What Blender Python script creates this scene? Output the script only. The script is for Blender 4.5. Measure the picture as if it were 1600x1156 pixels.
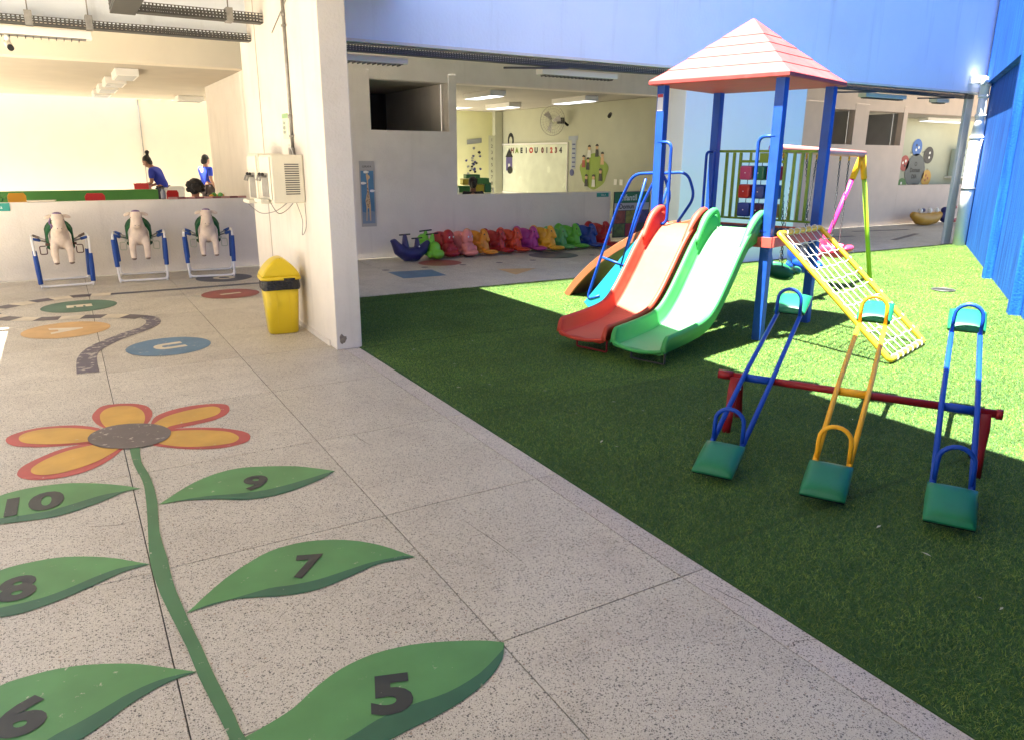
import bpy, bmesh, math, random
from math import sin, cos, pi, radians, sqrt
from mathutils import Vector, Matrix, Quaternion
random.seed(7)
for o in list(bpy.data.objects): bpy.data.objects.remove(o)
scene = bpy.context.scene
C = scene.collection

# ------------------------------------------------------------------ camera, world, sun, exposure
cam_data = bpy.data.cameras.new('camera')
cam = bpy.data.objects.new('camera', cam_data); C.objects.link(cam)
cam_data.sensor_width = 36.0; cam_data.sensor_fit = 'HORIZONTAL'
cam_data.lens = 36.0 * 1160.0 / 1600.0
cam_data.clip_start = 0.05; cam_data.clip_end = 400
cam.matrix_world = Matrix(((0.861417, 0.135063, -0.48961, 0.0), (-0.507867, 0.239668, -0.827424, 0.0), (0.00559, 0.961414, 0.275048, 1.6), (0, 0, 0, 1)))
scene.camera = cam

SUN_DIR = Vector((-0.28, 0.01, 1.0)).normalized()      # towards the sun
world = bpy.data.worlds.new('World'); scene.world = world
world.use_nodes = True
wn = world.node_tree.nodes; wl = world.node_tree.links
sky = wn.new('ShaderNodeTexSky'); sky.sky_type = 'NISHITA'; sky.sun_disc = False
sky.sun_elevation = math.asin(SUN_DIR.z); sky.sun_rotation = math.atan2(SUN_DIR.x, SUN_DIR.y)
sky.altitude = 300; sky.air_density = 1.0; sky.dust_density = 1.5; sky.ozone_density = 1.0
bg = wn['Background']; bg.inputs['Strength'].default_value = 0.05
wl.new(sky.outputs['Color'], bg.inputs['Color'])
sun_data = bpy.data.lights.new('sun', 'SUN'); sun_data.energy = 5.0; sun_data.angle = radians(0.53)
sun_data.color = (1.0, 0.955, 0.87)
sun = bpy.data.objects.new('sun', sun_data); C.objects.link(sun)
sun.rotation_euler = SUN_DIR.to_track_quat('Z', 'Y').to_euler(); sun.location = (0, 0, 30)
scene.view_settings.view_transform = 'Standard'; scene.view_settings.look = 'None'
scene.view_settings.exposure = 3.05; scene.view_settings.gamma = 1.0
scene.view_settings.use_curve_mapping = False
scene.render.engine = 'CYCLES'
scene.cycles.max_bounces = 10; scene.cycles.diffuse_bounces = 7

# ------------------------------------------------------------------ materials
MATS = {}
def nt(name):
    m = bpy.data.materials.new(name); m.use_nodes = True
    n = m.node_tree.nodes; l = m.node_tree.links
    return m, n, l, n['Principled BSDF']
def mat(name, col, rough=0.5, metal=0.0, var=0.08, vscale=3.0, bump=0.0, bscale=120.0, coat=0.0, dirt=0.0, dscale=1.5, dcol=None, spec=0.5, streak=0.0):
    """plain surface: base colour, slight uneven tone, optional grime, optional fine relief"""
    if name in MATS: return MATS[name]
    m, n, l, b = nt(name)
    geo = n.new('ShaderNodeNewGeometry')
    no = n.new('ShaderNodeTexNoise'); no.inputs['Scale'].default_value = vscale; no.inputs['Detail'].default_value = 6
    l.new(geo.outputs['Position'], no.inputs['Vector'])
    mr = n.new('ShaderNodeMapRange'); mr.inputs['From Min'].default_value = 0.3; mr.inputs['From Max'].default_value = 0.7
    mr.inputs['To Min'].default_value = 1 - var; mr.inputs['To Max'].default_value = 1 + var
    l.new(no.outputs['Fac'], mr.inputs['Value'])
    mx = n.new('ShaderNodeVectorMath'); mx.operation = 'SCALE'; mx.inputs[0].default_value = col[:3]
    l.new(mr.outputs['Result'], mx.inputs['Scale'])
    out = mx.outputs['Vector']
    if dirt > 0:
        n2 = n.new('ShaderNodeTexNoise'); n2.inputs['Scale'].default_value = dscale; n2.inputs['Detail'].default_value = 9; n2.inputs['Roughness'].default_value = 0.65
        l.new(geo.outputs['Position'], n2.inputs['Vector'])
        r2 = n.new('ShaderNodeMapRange'); r2.inputs['From Min'].default_value = 0.52; r2.inputs['From Max'].default_value = 0.72
        r2.inputs['To Max'].default_value = dirt
        l.new(n2.outputs['Fac'], r2.inputs['Value'])
        mm = n.new('ShaderNodeMix'); mm.data_type = 'RGBA'
        l.new(r2.outputs['Result'], mm.inputs['Factor']); l.new(out, mm.inputs['A'])
        dc = dcol or (col[0] * 0.55, col[1] * 0.5, col[2] * 0.42)
        mm.inputs['B'].default_value = (*dc, 1); out = mm.outputs['Result']
    if streak > 0:
        mp = n.new('ShaderNodeMapping'); mp.inputs['Scale'].default_value = (3.0, 3.0, 0.22); l.new(geo.outputs['Position'], mp.inputs['Vector'])
        n4 = n.new('ShaderNodeTexNoise'); n4.inputs['Scale'].default_value = 1.6; n4.inputs['Detail'].default_value = 9; n4.inputs['Roughness'].default_value = 0.62; l.new(mp.outputs[0], n4.inputs['Vector'])
        r4 = n.new('ShaderNodeMapRange'); r4.inputs['From Min'].default_value = 0.56; r4.inputs['From Max'].default_value = 0.74; r4.inputs['To Max'].default_value = streak; l.new(n4.outputs['Fac'], r4.inputs['Value'])
        m4 = n.new('ShaderNodeMix'); m4.data_type = 'RGBA'; l.new(r4.outputs['Result'], m4.inputs['Factor']); l.new(out, m4.inputs['A']); m4.inputs['B'].default_value = (col[0] * .5, col[1] * .48, col[2] * .45, 1); out = m4.outputs['Result']
    l.new(out, b.inputs['Base Color'])
    b.inputs['Metallic'].default_value = metal; b.inputs['Coat Weight'].default_value = coat
    b.inputs['Specular IOR Level'].default_value = spec
    rr = n.new('ShaderNodeMapRange'); rr.inputs['To Min'].default_value = max(0.02, rough - 0.08); rr.inputs['To Max'].default_value = min(1, rough + 0.08)
    l.new(no.outputs['Fac'], rr.inputs['Value']); l.new(rr.outputs['Result'], b.inputs['Roughness'])
    if bump > 0:
        n3 = n.new('ShaderNodeTexNoise'); n3.inputs['Scale'].default_value = bscale; n3.inputs['Detail'].default_value = 4
        l.new(geo.outputs['Position'], n3.inputs['Vector'])
        bp = n.new('ShaderNodeBump'); bp.inputs['Strength'].default_value = bump; bp.inputs['Distance'].default_value = 0.01
        l.new(n3.outputs['Fac'], bp.inputs['Height']); l.new(bp.outputs['Normal'], b.inputs['Normal'])
    MATS[name] = m
    return m

def terrazzo(name, base, dark=(0.07, 0.06, 0.055), stain=0.28):
    m, n, l, b = nt(name)
    geo = n.new('ShaderNodeNewGeometry'); P = geo.outputs['Position']
    cur = None
    oi = n.new('ShaderNodeObjectInfo'); mr0 = n.new('ShaderNodeMapRange'); mr0.inputs['To Min'].default_value = 0.90; mr0.inputs['To Max'].default_value = 1.07; l.new(oi.outputs['Random'], mr0.inputs['Value'])
    sc0 = n.new('ShaderNodeVectorMath'); sc0.operation = 'SCALE'; sc0.inputs[0].default_value = base; l.new(mr0.outputs['Result'], sc0.inputs['Scale']); cur = sc0.outputs['Vector']
    # large stains and traffic wear
    for sc, lo, hi, amt, colr in ((0.9, 0.42, 0.72, stain, (base[0] * .62, base[1] * .58, base[2] * .52)), (3.2, 0.48, 0.70, stain, (base[0] * .55, base[1] * .50, base[2] * .50)), (11.0, 0.56, 0.74, stain * .9, (base[0] * .5, base[1] * .45, base[2] * .42)), (1.7, 0.55, 0.8, 0.35, (min(1, base[0] * 1.2), base[1] * 1.2, base[2] * 1.18))):
        no = n.new('ShaderNodeTexNoise'); no.inputs['Scale'].default_value = sc; no.inputs['Detail'].default_value = 8; no.inputs['Roughness'].default_value = 0.62
        l.new(P, no.inputs['Vector'])
        mr = n.new('ShaderNodeMapRange'); mr.inputs['From Min'].default_value = lo; mr.inputs['From Max'].default_value = hi; mr.inputs['To Max'].default_value = amt
        l.new(no.outputs['Fac'], mr.inputs['Value'])
        mm = n.new('ShaderNodeMix'); mm.data_type = 'RGBA'; l.new(mr.outputs['Result'], mm.inputs['Factor']); l.new(cur, mm.inputs['A']); mm.inputs['B'].default_value = (*colr, 1)
        cur = mm.outputs['Result']
    # chips: fine pale, fine grey, bigger dark ones
    for sc, thr, rad, colr in ((380, 0.62, 0.55, (0.66, 0.60, 0.52)), (260, 0.72, 0.5, (0.24, 0.20, 0.165)), (165, 0.76, 0.44, dark), (95, 0.875, 0.36, (0.04, 0.034, 0.03)), (70, 0.95, 0.3, (0.3, 0.2, 0.14))):
        vo = n.new('ShaderNodeTexVoronoi'); vo.inputs['Scale'].default_value = sc
        l.new(P, vo.inputs['Vector'])
        sep = n.new('ShaderNodeSeparateColor'); l.new(vo.outputs['Color'], sep.inputs['Color'])
        a = n.new('ShaderNodeMath'); a.operation = 'GREATER_THAN'; a.inputs[1].default_value = thr; l.new(sep.outputs['Red'], a.inputs[0])
        d = n.new('ShaderNodeMath'); d.operation = 'LESS_THAN'; d.inputs[1].default_value = rad; l.new(vo.outputs['Distance'], d.inputs[0])
        k = n.new('ShaderNodeMath'); k.operation = 'MULTIPLY'; l.new(a.outputs[0], k.inputs[0]); l.new(d.outputs[0], k.inputs[1])
        k2 = n.new('ShaderNodeMath'); k2.operation = 'MULTIPLY'; k2.inputs[1].default_value = 0.8; l.new(k.outputs[0], k2.inputs[0])
        mm = n.new('ShaderNodeMix'); mm.data_type = 'RGBA'; l.new(k2.outputs[0], mm.inputs['Factor']); l.new(cur, mm.inputs['A']); mm.inputs['B'].default_value = (*colr, 1)
        cur = mm.outputs['Result']
    l.new(cur, b.inputs['Base Color']); b.inputs['Roughness'].default_value = 0.42
    no = n.new('ShaderNodeTexNoise'); no.inputs['Scale'].default_value = 3; no.inputs['Detail'].default_value = 6; l.new(P, no.inputs['Vector'])
    rr = n.new('ShaderNodeMapRange'); rr.inputs['To Min'].default_value = 0.3; rr.inputs['To Max'].default_value = 0.62; l.new(no.outputs['Fac'], rr.inputs['Value']); l.new(rr.outputs['Result'], b.inputs['Roughness'])
    MATS[name] = m
    return m

def floor_paint(name, col, wear=0.5, wscale=22.0):
    """worn floor paint: scratches and chips let the pale terrazzo through"""
    m, n, l, b = nt(name)
    geo = n.new('ShaderNodeNewGeometry'); P = geo.outputs['Position']
    no = n.new('ShaderNodeTexNoise'); no.inputs['Scale'].default_value = 5; no.inputs['Detail'].default_value = 8; l.new(P, no.inputs['Vector'])
    mr = n.new('ShaderNodeMapRange'); mr.inputs['From Min'].default_value = .3; mr.inputs['From Max'].default_value = .7; mr.inputs['To Min'].default_value = 0.86; mr.inputs['To Max'].default_value = 1.12
    l.new(no.outputs['Fac'], mr.inputs['Value'])
    mx = n.new('ShaderNodeVectorMath'); mx.operation = 'SCALE'; mx.inputs[0].default_value = col; l.new(mr.outputs['Result'], mx.inputs['Scale'])
    cur = mx.outputs['Vector']
    for sc, t0 in ((wscale, 0.70 - 0.1 * wear), (260.0, 0.72 - 0.04 * wear)):
        n2 = n.new('ShaderNodeTexNoise'); n2.inputs['Scale'].default_value = sc; n2.inputs['Detail'].default_value = 7; n2.inputs['Roughness'].default_value = 0.7; l.new(P, n2.inputs['Vector'])
        r2 = n.new('ShaderNodeMapRange'); r2.inputs['From Min'].default_value = t0; r2.inputs['From Max'].default_value = t0 + 0.04; r2.inputs['To Max'].default_value = 0.75
        l.new(n2.outputs['Fac'], r2.inputs['Value'])
        mm = n.new('ShaderNodeMix'); mm.data_type = 'RGBA'; l.new(r2.outputs['Result'], mm.inputs['Factor']); l.new(cur, mm.inputs['A']); mm.inputs['B'].default_value = (0.5, 0.45, 0.38, 1)
        cur = mm.outputs['Result']
    l.new(cur, b.inputs['Base Color']); b.inputs['Roughness'].default_value = 0.48
    MATS[name] = m
    return m

def emis(name, col, strength):
    m, n, l, b = nt(name); b.inputs['Base Color'].default_value = (*col, 1); b.inputs['Emission Color'].default_value = (*col, 1); b.inputs['Emission Strength'].default_value = strength
    MATS[name] = m; return m

M_terr = terrazzo('terrazzo', (0.565, 0.515, 0.415), stain=0.42)
M_kerb = terrazzo('terrazzo_kerb', (0.52, 0.46, 0.40), stain=0.2)
M_joint = mat('joint', (0.06, 0.055, 0.05), 0.8)
M_wall = mat('wall_white', (0.74, 0.69, 0.62), 0.7, var=0.04, bump=0.4, bscale=45, dirt=0.22, dscale=1.1, streak=0.22)
M_wall_up = mat('wall_upper', (0.80, 0.86, 0.93), 0.75, var=0.03, vscale=1.0, bump=0.3, bscale=30, dirt=0.10, dscale=0.6, streak=0.28)
M_panel = mat('wall_panel', (0.84, 0.86, 0.86), 0.7, var=0.03, vscale=1.0, bump=0.2, bscale=40, dirt=0.08, dscale=0.6)
M_cream = mat('wall_cream', (0.78, 0.70, 0.56), 0.7, var=0.03, bump=0.15, bscale=50, dirt=0.1)
M_yellow = mat('wall_yellow', (0.74, 0.74, 0.42), 0.7, var=0.03)
M_olive = mat('wall_room', (0.47, 0.48, 0.36), 0.75, var=0.04)
M_pink_bounce = mat('wall_pink_bounce', (0.60, 0.49, 0.41), 0.75, var=0.05)  # rosy bounce light is put into this wall colour
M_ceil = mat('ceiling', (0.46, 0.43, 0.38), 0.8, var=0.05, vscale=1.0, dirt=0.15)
M_dark = mat('dark_shade', (0.05, 0.045, 0.045), 0.7)
M_steel = mat('galvanised', (0.30, 0.29, 0.27), 0.5, metal=0.6, var=0.2, vscale=20)
M_stain = mat('dark_steel', (0.09, 0.09, 0.085), 0.55, metal=0.5, var=0.2, vscale=20)
M_white = mat('white_enamel', (0.80, 0.79, 0.74), 0.35, var=0.03)
M_pvc = mat('pvc_white', (0.80, 0.80, 0.80), 0.4, var=0.04, dirt=0.1)
M_black = mat('black_rubber', (0.012, 0.012, 0.013), 0.5)
M_blue = mat('blue_tube', (0.006, 0.055, 0.38), 0.42, var=0.1, spec=0.3, dirt=0.2, dscale=12, dcol=(0.01, 0.03, 0.16))
M_bluepost = mat('blue_post', (0.006, 0.07, 0.38), 0.5, var=0.12, vscale=8, dirt=0.25, dscale=9, dcol=(0.02, 0.06, 0.25))
M_bluewall = None
M_navy = mat('navy', (0.012, 0.012, 0.10), 0.4)
M_red = mat('red_tube', (0.24, 0.010, 0.016), 0.42, spec=0.3, dirt=0.2, dscale=8)
M_orange = mat('orange_tube', (0.85, 0.42, 0.02), 0.42, spec=0.3, dirt=0.15, dscale=12)
M_yel = mat('yellow_tube', (0.80, 0.46, 0.02), 0.35, dirt=0.25, dscale=7)
M_pinkt = mat('pink_tube', (0.65, 0.03, 0.22), 0.35)
M_lime = mat('lime_tube', (0.33, 0.55, 0.02), 0.35)
M_green_rail = mat('green_rail', (0.16, 0.28, 0.01), 0.4, dirt=0.2, dscale=8)
M_slide_r = mat('slide_red', (0.46, 0.050, 0.028), 0.5, var=0.10, vscale=3, spec=0.3, dirt=0.3, dscale=4, dcol=(0.42, 0.13, 0.07))
M_bed_r = mat('slide_bed_red', (0.46, 0.10, 0.055), 0.55, var=0.08, vscale=3, spec=0.25, dirt=0.3, dscale=4, dcol=(0.42, 0.15, 0.09))
M_bed_g = mat('slide_bed_green', (0.13, 0.38, 0.16), 0.55, var=0.08, vscale=3, spec=0.25, dirt=0.3, dscale=4, dcol=(0.24, 0.34, 0.18))
M_ramp_shade = mat('ramp_shade_brown', (0.17, 0.055, 0.022), 0.55, var=0.15, vscale=5, dirt=0.7, dscale=3.5, dcol=(0.12, 0.035, 0.012))  # shade of the ramp's underside put into this dark brown
M_slide_g = mat('slide_green', (0.05, 0.32, 0.085), 0.5, var=0.10, vscale=3, spec=0.3, dirt=0.3, dscale=4, dcol=(0.16, 0.30, 0.12))
M_roof = mat('roof_red', (0.39, 0.068, 0.062), 0.6, var=0.14, vscale=5, spec=0.25, dirt=0.5, dscale=7, dcol=(0.36, 0.11, 0.10))
M_cyan = mat('cyan', (0.02, 0.28, 0.40), 0.4)
M_deck = mat('deck', (0.035, 0.025, 0.028), 0.7)
M_coral = mat('coral', (0.55, 0.09, 0.07), 0.45)
M_rope = mat('rope', (0.62, 0.60, 0.55), 0.8, var=0.15, vscale=80)
M_seat = mat('seat_green', (0.010, 0.17, 0.075), 0.4, var=0.10, spec=0.35, dirt=0.2, dscale=15)
M_swing_g = mat('swing_green', (0.02, 0.16, 0.07), 0.35)
M_chain = mat('chain', (0.10, 0.10, 0.10), 0.5, metal=0.5)
M_bin = mat('bin_yellow', (0.68, 0.50, 0.015), 0.35, var=0.05, dirt=0.2, dscale=6)
M_bag = mat('bin_bag', (0.01, 0.01, 0.012), 0.22, bump=0.9, bscale=60)
M_plush = mat('plush', (0.68, 0.56, 0.46), 0.95, var=0.1, vscale=15, bump=0.5, bscale=250)
M_hoof = mat('hoof', (0.2, 0.15, 0.13), 0.9)
M_felt = mat('felt_green', (0.008, 0.10, 0.03), 0.95, var=0.15, vscale=20)
M_brownf = mat('felt_brown', (0.12, 0.06, 0.05), 0.9)
M_purple = mat('ribbon_purple', (0.16, 0.10, 0.22), 0.8, var=0.25, vscale=60)
M_skin = mat('skin', (0.26, 0.12, 0.07), 0.55)
M_skin2 = mat('skin_light', (0.45, 0.24, 0.16), 0.55)
M_hair = mat('hair', (0.008, 0.006, 0.005), 0.6, bump=0.8, bscale=150)
M_shirt = mat('shirt_blue', (0.015, 0.03, 0.32), 0.8, bump=0.3, bscale=60)
M_trous = mat('trousers_navy', (0.012, 0.014, 0.035), 0.85)
M_letter = mat('letter_black', (0.02, 0.02, 0.02), 0.6)
M_glass = mat('frosted', (0.55, 0.62, 0.62), 0.2)

# ------------------------------------------------------------------ mesh helpers
class MB:
    def __init__(s): s.v = []; s.f = []; s.sm = []
    def add(s, vs, fs, smooth=False, M=None):
        o = len(s.v)
        for p in vs:
            p = Vector(p)
            if M is not None: p = M @ p
            s.v.append(p)
        for f in fs: s.f.append([i + o for i in f]); s.sm.append(smooth)
        return s
    def box(s, c, d, rz=0.0, M=None):
        x, y, z = d[0] / 2, d[1] / 2, d[2] / 2
        R = Matrix.Translation(c) @ Matrix.Rotation(rz, 4, 'Z')
        vs = [R @ Vector((a * x, b * y, e * z)) for e in (-1, 1) for a, b in ((-1, -1), (1, -1), (1, 1), (-1, 1))]
        return s.add(vs, [(3, 2, 1, 0), (4, 5, 6, 7), (0, 1, 5, 4), (1, 2, 6, 5), (2, 3, 7, 6), (3, 0, 4, 7)], M=M)
    def bb(s, x0, x1, y0, y1, z0, z1, M=None):
        return s.box(((x0 + x1) / 2, (y0 + y1) / 2, (z0 + z1) / 2), (abs(x1 - x0), abs(y1 - y0), abs(z1 - z0)), M=M)
    def bar(s, a, b, w, h, up=(0, 0, 1), M=None):
        """box beam from a to b, w across, h along up"""
        a = Vector(a); b = Vector(b); d = (b - a); L = d.length; d.normalize()
        side = d.cross(Vector(up)); side.normalize(); u = side.cross(d)
        vs = []
        for p in (a, b):
            for i, j in ((-1, -1), (1, -1), (1, 1), (-1, 1)): vs.append(p + side * i * w / 2 + u * j * h / 2)
        return s.add(vs, [(3, 2, 1, 0), (4, 5, 6, 7), (0, 1, 5, 4), (1, 2, 6, 5), (2, 3, 7, 6), (3, 0, 4, 7)], M=M)
    def tube(s, pts, r, n=10, closed=False, cap=True, M=None, flat=None):
        pts = [Vector(p) for p in pts]; N = len(pts); rr = r if isinstance(r, (list, tuple)) else [r] * N
        tan = []
        for i in range(N):
            if closed: t = pts[(i + 1) % N] - pts[i - 1]
            else: t = pts[min(i + 1, N - 1)] - pts[max(i - 1, 0)]
            tan.append(t.normalized())
        ref = Vector((0, 0, 1)) if abs(tan[0].z) < 0.9 else Vector((1, 0, 0))
        a = tan[0].cross(ref).normalized(); vs = []
        for i in range(N):
            a = (a - tan[i] * a.dot(tan[i])); a.normalize(); b = tan[i].cross(a)
            for k in range(n):
                th = 2 * pi * k / n; vs.append(pts[i] + (a * cos(th) + b * sin(th)) * rr[i])
        fs = []
        for i in range(N if closed else N - 1):
            j = (i + 1) % N
            for k in range(n): fs.append((i * n + k, i * n + (k + 1) % n, j * n + (k + 1) % n, j * n + k))
        s.add(vs, fs, True, M)
        if cap and not closed:
            o = len(s.v) - N * n
            s.f.append([o + k for k in range(n)][::-1]); s.sm.append(False)
            s.f.append([o + (N - 1) * n + k for k in range(n)]); s.sm.append(False)
        return s
    def loft(s, rings, smooth=True, closed=True, cap=True, M=None):
        n = len(rings[0]); vs = [p for r in rings for p in r]; fs = []
        for i in range(len(rings) - 1):
            for k in range(n if closed else n - 1):
                fs.append((i * n + k, i * n + (k + 1) % n, (i + 1) * n + (k + 1) % n, (i + 1) * n + k))
        s.add(vs, fs, smooth, M)
        if cap and closed:
            o = len(s.v) - len(vs)
            s.f.append([o + k for k in range(n)][::-1]); s.sm.append(False)
            s.f.append([o + (len(rings) - 1) * n + k for k in range(n)]); s.sm.append(False)
        return s
    def sph(s, c, r, nu=14, nv=9, M=None):
        r = r if isinstance(r, (list, tuple)) else (r, r, r); c = Vector(c)
        vs = [c + Vector((0, 0, r[2]))]; fs = []
        for i in range(1, nv):
            ph = pi * i / nv
            for k in range(nu):
                th = 2 * pi * k / nu; vs.append(c + Vector((r[0] * sin(ph) * cos(th), r[1] * sin(ph) * sin(th), r[2] * cos(ph))))
        vs.append(c - Vector((0, 0, r[2]))); L = len(vs) - 1
        for k in range(nu): fs.append((0, 1 + k, 1 + (k + 1) % nu))
        for i in range(nv - 2):
            for k in range(nu): a = 1 + i * nu; fs.append((a + k, a + nu + k, a + nu + (k + 1) % nu, a + (k + 1) % nu))
        a = 1 + (nv - 2) * nu
        for k in range(nu): fs.append((a + k, L, a + (k + 1) % nu))
        return s.add(vs, fs, True, M)
    def poly(s, pts, z=0.0, M=None):
        vs = [(p[0], p[1], z if len(p) < 3 else p[2]) for p in pts]
        A = sum(vs[i][0] * vs[(i + 1) % len(vs)][1] - vs[(i + 1) % len(vs)][0] * vs[i][1] for i in range(len(vs)))
        if A < 0: vs = vs[::-1]
        return s.add(vs, [list(range(len(vs)))], M=M)
    def prism(s, pts, z0, z1, M=None):
        A = sum(pts[i][0] * pts[(i + 1) % len(pts)][1] - pts[(i + 1) % len(pts)][0] * pts[i][1] for i in range(len(pts)))
        if A < 0: pts = pts[::-1]
        n = len(pts); vs = [(p[0], p[1], z0) for p in pts] + [(p[0], p[1], z1) for p in pts]
        fs = [list(range(n))[::-1], list(range(n, 2 * n))] + [(i, (i + 1) % n, n + (i + 1) % n, n + i) for i in range(n)]
        return s.add(vs, fs, M=M)
    def mesh(s, name):
        me = bpy.data.meshes.new(name); me.from_pydata([tuple(v) for v in s.v], [], s.f)
        me.polygons.foreach_set('use_smooth', s.sm); me.update()
        return me
    def build(s, name, m, parent=None, bevel=0.0, **props):
        me = s.mesh(name); me.materials.append(m)
        return link(name, me, parent, bevel, **props)
def link(name, me, parent=None, bevel=0.0, **props):
    o = bpy.data.objects.new(name, me); C.objects.link(o)
    if parent is not None: o.parent = parent
    if bevel > 0:
        b = o.modifiers.new('bevel', 'BEVEL'); b.width = bevel; b.segments = 2; b.limit_method = 'ANGLE'; b.angle_limit = radians(40)
    for k, v in props.items(): o[k] = v
    return o
def thing(name, label, cat, loc=(0, 0, 0), rz=0.0, group=None):
    o = bpy.data.objects.new(name, None); C.objects.link(o); o.empty_display_size = 0.1
    o.location = loc; o.rotation_euler = (0, 0, rz); o['label'] = label; o['category'] = cat
    if group: o['group'] = group
    return o
def tag(o, label, cat, group=None):
    o['label'] = label; o['category'] = cat
    if group: o['group'] = group
    return o
def dup(root, loc=None, rz=None, label=None, recolor=None):
    r = root.copy(); C.objects.link(r)
    if loc is not None: r.location = loc
    if rz is not None: r.rotation_euler = (0, 0, rz)
    if label: r['label'] = label
    for ch in list(root.children):
        c = ch.copy(); C.objects.link(c); c.parent = r
        for g in ch.children:
            d = g.copy(); C.objects.link(d); d.parent = c
    return r
def arc(c, r, a0, a1, n, plane='xz', y=0.0):
    out = []
    for i in range(n + 1):
        a = a0 + (a1 - a0) * i / n
        if plane == 'xz': out.append((c[0] + r * cos(a), y, c[1] + r * sin(a)))
        else: out.append((c[0] + r * cos(a), c[1] + r * sin(a), y))
    return out
def rpath(pts, r, n=5):
    """polyline with rounded corners"""
    pts = [Vector(p) for p in pts]; out = [pts[0]]
    for i in range(1, len(pts) - 1):
        p, a, b = pts[i], (pts[i - 1] - pts[i]), (pts[i + 1] - pts[i])
        q = min(r, a.length * .49, b.length * .49); A = p + a.normalized() * q; B = p + b.normalized() * q
        for k in range(n + 1):
            t = k / n; out.append(A * (1 - t) ** 2 + p * 2 * t * (1 - t) + B * t * t)
    out.append(pts[-1]); return out
def crom(pts, n=6, closed=False):
    pts = [Vector(p) for p in pts]; N = len(pts); out = []
    g = (lambda k: pts[k % N]) if closed else (lambda k: pts[min(max(k, 0), N - 1)])
    for i in range(N if closed else N - 1):
        a, b, c, d = g(i - 1), g(i), g(i + 1), g(i + 2)
        for j in range(n):
            t = j / n; out.append(.5 * ((2 * b) + (c - a) * t + (2 * a - 5 * b + 4 * c - d) * t * t + (3 * b - a - 3 * c + d) * t ** 3))
    if not closed: out.append(pts[-1])
    return out
def blob(name, parts, voxel=0.014, smooth=4):
    """one continuous organic mesh from overlapping ellipsoids / capsules.
    parts: ('e', centre, (rx,ry,rz), rot_euler) or ('c', [pts], [radii])"""
    mb = MB()
    for p in parts:
        if p[0] == 'e':
            M = Matrix.Translation(p[1]) @ (p[3].to_matrix().to_4x4() if len(p) > 3 else Matrix.Identity(4))
            mb.sph((0, 0, 0), p[2], 20, 12, M=M)
        else:
            mb.tube(p[1], p[2], 14)
            for q, r in ((p[1][0], p[2][0]), (p[1][-1], p[2][-1])): mb.sph(q, r, 14, 8)
    me = mb.mesh(name); o = bpy.data.objects.new('tmp', me); C.objects.link(o)
    r = o.modifiers.new('r', 'REMESH'); r.mode = 'VOXEL'; r.voxel_size = voxel; r.use_smooth_shade = True
    s = o.modifiers.new('s', 'SMOOTH'); s.iterations = smooth; s.factor = 0.5
    dg = bpy.context.evaluated_depsgraph_get(); out = bpy.data.meshes.new_from_object(o.evaluated_get(dg))
    out.name = name; bpy.data.objects.remove(o)
    out.polygons.foreach_set('use_smooth', [True] * len(out.polygons)); out.materials.clear()
    return out
def colored(me, m):
    k = me.copy(); k.materials.clear(); k.materials.append(m); return k
def text(name, body, size, m, parent, M, bold=0.0, extrude=0.0, xs=1.0, **props):
    cu = bpy.data.curves.new('t', 'FONT'); cu.body = body; cu.size = size; cu.align_x = 'CENTER'; cu.align_y = 'CENTER'; cu.offset = bold; cu.extrude = extrude
    cu.resolution_u = 4
    o = bpy.data.objects.new('t', cu); C.objects.link(o)
    dg = bpy.context.evaluated_depsgraph_get(); me = bpy.data.meshes.new_from_object(o.evaluated_get(dg)); bpy.data.objects.remove(o)
    if len(me.vertices):
        cx = (min(v.co.x for v in me.vertices) + max(v.co.x for v in me.vertices)) / 2; cy = (min(v.co.y for v in me.vertices) + max(v.co.y for v in me.vertices)) / 2
        me.transform(M @ Matrix.Diagonal((xs, 1, 1, 1)) @ Matrix.Translation((-cx, -cy, 0)))
    me.materials.clear(); me.materials.append(m); me.name = name
    return link(name, me, parent, **props)
def wallM(x, y, z, facing):
    """frame for flat things on walls: local x = reading direction, local y = up"""
    if facing == '-y': R = Matrix(((1, 0, 0), (0, 0, -1), (0, 1, 0)))
    elif facing == '-x': R = Matrix(((0, 0, -1), (-1, 0, 0), (0, 1, 0)))
    return Matrix.Translation((x, y, z)) @ R.to_4x4()
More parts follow.
